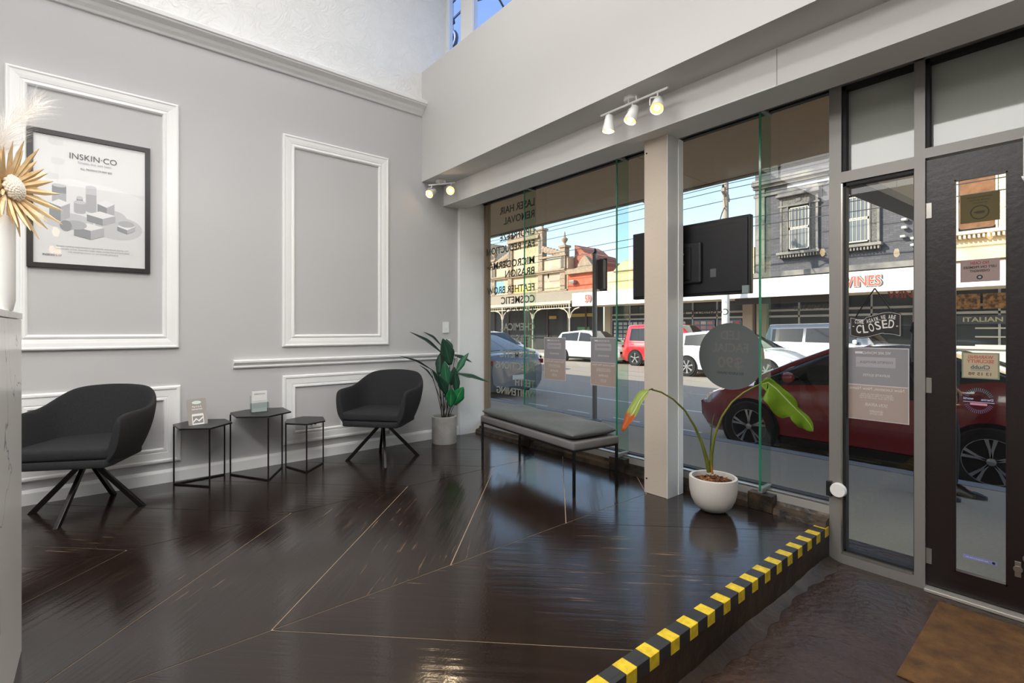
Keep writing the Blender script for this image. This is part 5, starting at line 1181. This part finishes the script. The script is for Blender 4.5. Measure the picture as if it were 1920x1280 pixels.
# red painted facade and brick gable
b5 = bld('red_facade_building', 'narrow red painted shop with stone scroll on its parapet', 20.9)
W(b5, 'wall', mat('red_render', '#c9684a', .85, vary=('#b4553c', 3, .2)), FX, FX + 6, 19.35, 22.3, 3.0, 5.0)
W(b5, 'cornice', M_sto, FX - .3, FX, 19.35, 22.3, 4.72, 4.95); W(b5, 'cornice', M_sto, FX - .18, FX, 19.35, 22.3, 4.95, 5.05)
MB().prism([(1.3, 5.3), (.6, 5.35), (.35, 5.75), (.15, 5.95), (-.05, 6.1), (-.25, 5.95), (-.45, 5.7), (-.7, 5.4), (-1.4, 5.3)], 'x', -.05, .3).build('scroll_parapet', M_sto, b5)
M_rb = brick_mat('red_party_brick', '#9a4f3e', '#84402f', '#c9b5a0', 3.4)
MB().prism([(1.38, 5.3), (1.38, 7.0), (.9, 6.75), (.5, 6.4), (-.1, 6.2), (-.3, 5.8), (-.3, 5.3)], 'x', .6, 3.).build('brick_gable', M_rb, b5)
W(b5, 'wall_lamp', M_gal, FX - .35, FX - .05, 21.5, 21.9, 4.1, 4.3)
# ornate tan building with verandah
b6 = bld('ornate_building', 'ornate tan Victorian shop with urn finials and central pediment', 26.5)
W(b6, 'wall', M_tanr, FX, FX + 7, 22.35, 31.2, 3.0, 5.95); W(b6, 'attic', M_tanr, FX + .02, FX + .6, 25.0, 28.2, 5.95, 7.5)
for z0, z1, d, ya, yb in ((4.95, 5.05, .22, 22.36, 31.2), (5.05, 5.15, .30, 22.36, 31.2), (6.0, 6.12, .2, 22.36, 25), (6.0, 6.12, .2, 28.2, 31.2), (7.1, 7.2, .15, 25, 28.2), (7.5, 7.66, .3, 24.9, 28.3), (7.66, 7.78, .22, 24.9, 28.3), (3.7, 3.8, .1, 22.36, 31.2)): W(b6, 'cornice', M_sto, FX - d, FX + .1, ya, yb, z0, z1)
for y, zt in ((22.7, 6.55), (24.85, 8.0), (28.15, 8.0), (30.2, 6.4)):
    W(b6, 'pilaster', M_sto, FX - .14, FX + .3, y - .22, y + .22, 3.8, zt); W(b6, 'pilaster_cap', M_sto, FX - .22, FX + .36, y - .32, y + .32, zt, zt + .14); W(b6, 'pilaster_panel', M_rough, FX - .16, FX - .14, y - .1, y + .1, zt - 1.6, zt - .5)
    u = MB(M=Matrix.Translation((.08, y - 26.5, zt + .14 + .26))).lathe([(.0, 0), (.16, 0), (.1, .08), (.07, .16), (.2, .34), (.22, .46), (.1, .54), (.07, .62), (.05, .85), (0, .98)], 14)
    u.build('urn_finial', M_sto, b6, smooth=True)
for ya, yb in ((22.8, 24.6), (28.4, 30.0)):
    for k in range(7):
        t_ = k / 6; y = ya + (yb - ya) * t_; zz = 6.12 + .55 * (t_ if ya < 26 else 1 - t_)
        MB(M=Matrix.Translation((0, y - 26.5, zz + .26))).lathe([(0, -.2), (.22, -.12), (.24, .1), (0, .22)], 10, (0, 0, 0), 'x').build('scroll_ornament', M_sto, b6, smooth=True)
MB().prism([(1.3, 7.78 + .26), (-1.5, 7.78 + .26), (-.9, 8.25 + .26), (-.1, 8.55 + .26), (.7, 8.25 + .26)], 'x', -.1, .3).build('pediment', M_sto, b6)
M_mur = mat('mural_grey', '#a89a88', .8)
for yy, rr in ((23.6, .62), (24.5, .42)): MB(M=Matrix.Translation((-.006, yy - 26.5, 5.1))).lathe([(rr, -.004), (rr, .004)], 30, (0, 0, 0), 'x').build('mural_disc', M_mur, b6)
W(b6, 'mural_patch', mat('mural_yellow', '#e8c86a', .8), FX - .01, FX, 26.0, 28.4, 3.85, 4.3); W(b6, 'mural_patch', mat('mural_blue', '#7fb4cf', .8), FX - .012, FX, 29.0, 30.8, 3.9, 4.8); W(b6, 'mural_patch', mat('mural_green', '#8cc79a', .8), FX - .013, FX, 28.2, 28.5, 3.9, 4.7)
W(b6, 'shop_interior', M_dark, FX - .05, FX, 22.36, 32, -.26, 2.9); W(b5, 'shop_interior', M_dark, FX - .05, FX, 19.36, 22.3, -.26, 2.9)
for k, y in enumerate((20.6, 22.1, 24.1, 26.3, 28.3, 30.0)): W(b5 if y < 22.2 else b6, 'shop_mullion', mat('dark_timber', '#4a3a34', .6), FX - .12, FX - .05, y, y + .14, -.26, 2.9)
W(b5, 'shop_sign', mat('sign_gold', '#b99a4a', .6), FX - .10, FX - .05, 19.8, 22.0, 1.95, 2.15); W(b6, 'shop_sign', mat('sign_gold'), FX - .10, FX - .05, 23.3, 24.0, 1.85, 2.05); W(b5, 'shop_poster', mat('poster_green', '#5a8a5e', .6), FX - .10, FX - .05, 20.4, 21.4, .8, 1.3)
vr = thing('verandah', 'corrugated verandah with iron lace on posts before the ornate shop', 'verandah', (20.5, 25.75, -.26))
rfm = MB(); n = 60
for k in range(n):
    y = -6.5 + 13 * k / n; rfm.prism([(0, 3.02), (.02, 3.06), (2.66, 3.92), (2.66, 3.88)], 'y', y, y + .10)
rfm.prism([(0, 3.0), (0, 3.03), (2.66, 3.89), (2.66, 3.86)], 'y', -6.5, 6.5)
rfm.build('verandah_roof', mat('corrugated_cream', '#cbbda6', .6), vr)
MB().box(-.05, .05, -6.5, 6.5, 2.88, 3.03).build('verandah_beam', mat('verandah_trim', '#cdbca0', .7), vr)
lace = MB()
for k in range(65):
    y = -6.45 + .2 * k; lace.tube([(0, y, 2.88), (0, y + .05, 2.80), (0, y + .1, 2.86), (0, y + .15, 2.80), (0, y + .2, 2.88)], .018, 4); lace.box(-.015, .015, y + .09, y + .11, 2.66, 2.86)
lace.box(-.03, .03, -6.5, 6.5, 2.62, 2.67); lace.build('iron_lace', mat('verandah_trim'), vr, kind='stuff')
for y in (-6.4, -3.3, -.3, 2.7, 5.7):
    MB().tube([(0, y, 0), (0, y, 1.2), (0, y, 2.9)], [.06, .05, .045], 10).build('post', mat('verandah_post', '#b9b2a6', .6), vr, smooth=True)
    for s in (-1, 1):
        MB().tube([(0, y + s * .06, 2.05), (0, y + s * .15, 2.35), (0, y + s * .4, 2.55), (0, y + s * .75, 2.63)], .035, 6).build('post_bracket', mat('verandah_trim'), vr)
MB().prism([(0, 2.98), (2.66, 3.86), (2.66, 3.0)], 'y', -6.55, -6.5).build('verandah_end', mat('verandah_end', '#8f8272', .8), vr)
# ------------------------------------------------------------------ pole, wires
po = thing('power_pole', 'timber power pole with crossarm and white painted foot', 'pole', (19.75, 9.85, -.26))
M_pole = mat('weathered_timber', '#9c9184', .85, bump=(30, .5))
MB().tube([(0, 0, 0), (0, 0, 9.6)], [.15, .10], 14).build('pole_shaft', M_pole, po, smooth=True)
MB().lathe([(.155, 0), (.152, 3.2)], 14).build('pole_band', mat('pole_white', '#dcd9d4', .7), po)
MB(M=Matrix.Rotation(R(20), 4, 'Z')).box(-.95, .95, -.06, .06, 6.86, 7.0).build('crossarm', M_pole, po)
MB().tube([(-.5, -.18, 6.86), (0, 0, 6.3)], .025, 6).build('brace', M_pole, po); MB().tube([(.5, .18, 6.86), (0, 0, 6.3)], .025, 6).build('brace', M_pole, po)
for x in (-.8, -.35, .35, .8): MB().lathe([(0, 7.0), (.04, 7.0), (.05, 7.08), (.03, 7.16), (0, 7.18)], 8, (x * .94, x * .34, 0)).build('insulator', M_black, po)
MB().tube([(-.1, 0, 6.4), (-.5, -.1, 6.1), (-.55, 0, 5.7), (-.35, .3, 5.3)], .02, 5).build('service_cable', M_black, po)
M_wire = mat('cable_black', '#2f3136', .7)
wires = [(19.5, 7.75, 'topmost cable above the far footpath'), (19.5, 7.05, 'bare cable above the far footpath second from top'), (19.2, 6.75, 'cable on the crossarm over the far kerb'), (19.75, 6.45, 'thick cable under the crossarm'), (19.6, 5.55, 'lower cable on the power pole'), (19.6, 5.2, 'lowest cable on the power pole'), (11.6, 5.6, 'tram wire over the near rails'), (14.3, 5.6, 'tram wire over the far rails'), (12.9, 6.2, 'tram feeder cable over road middle')]
for x, z, lb in wires:
    wv = MB().tube([(x, y, z - .18 * math.sin(math.pi * ((y + 30) % 40) / 40)) for y in range(-30, 91, 8)], .017, 5)
    tag(wv.build('overhead_wire', M_wire), 'black ' + lb, 'wire', 'overhead street wires')
tag(MB().tube([(5.4, 7.0, 7.3), (9, 8.6, 6.4), (14, 10.6, 5.9), (19.7, 12.6, 6.4)], .02, 5).build('span_wire', M_wire), 'tram span wire slanting across the road', 'wire')
# wrought scroll outside the clerestory
sc = thing('iron_scroll_bracket', 'dark wrought iron scroll bracket outside the clerestory window', 'bracket', (3.1, 4.80, 3.6))
M_iron = mat('iron_blue_black', '#2a3f6b', .5)
MB().tube([(0, .0, 0), (0, .0, 1.9)], .035, 8).build('bracket_post', mat('weathered_white', '#c9cbd6', .6), sc)
def spiral(c, r0, turns, sgn=1): return [(0, c[0] + sgn * r0 * (1 - .7 * t / 20) * math.cos(turns * 6.28 * t / 20), c[1] + r0 * (1 - .7 * t / 20) * math.sin(turns * 6.28 * t / 20)) for t in range(21)]
for c, r0, s in (((-.03, .84), .11, 1), ((.03, 1.04), .08, -1), ((-.05, .66), .07, 1)): MB().tube(spiral(c, r0, 1.4, s), .026, 7).build('scroll', M_iron, sc, smooth=True)
for z in (1.08, 1.28): MB().tube([(0, 0, z), (.02, -.35, z + .05), (.03, -.7, z - .06), (.03, -1.1, z - .12)], .014, 6).build('stay_wire', M_iron, sc)
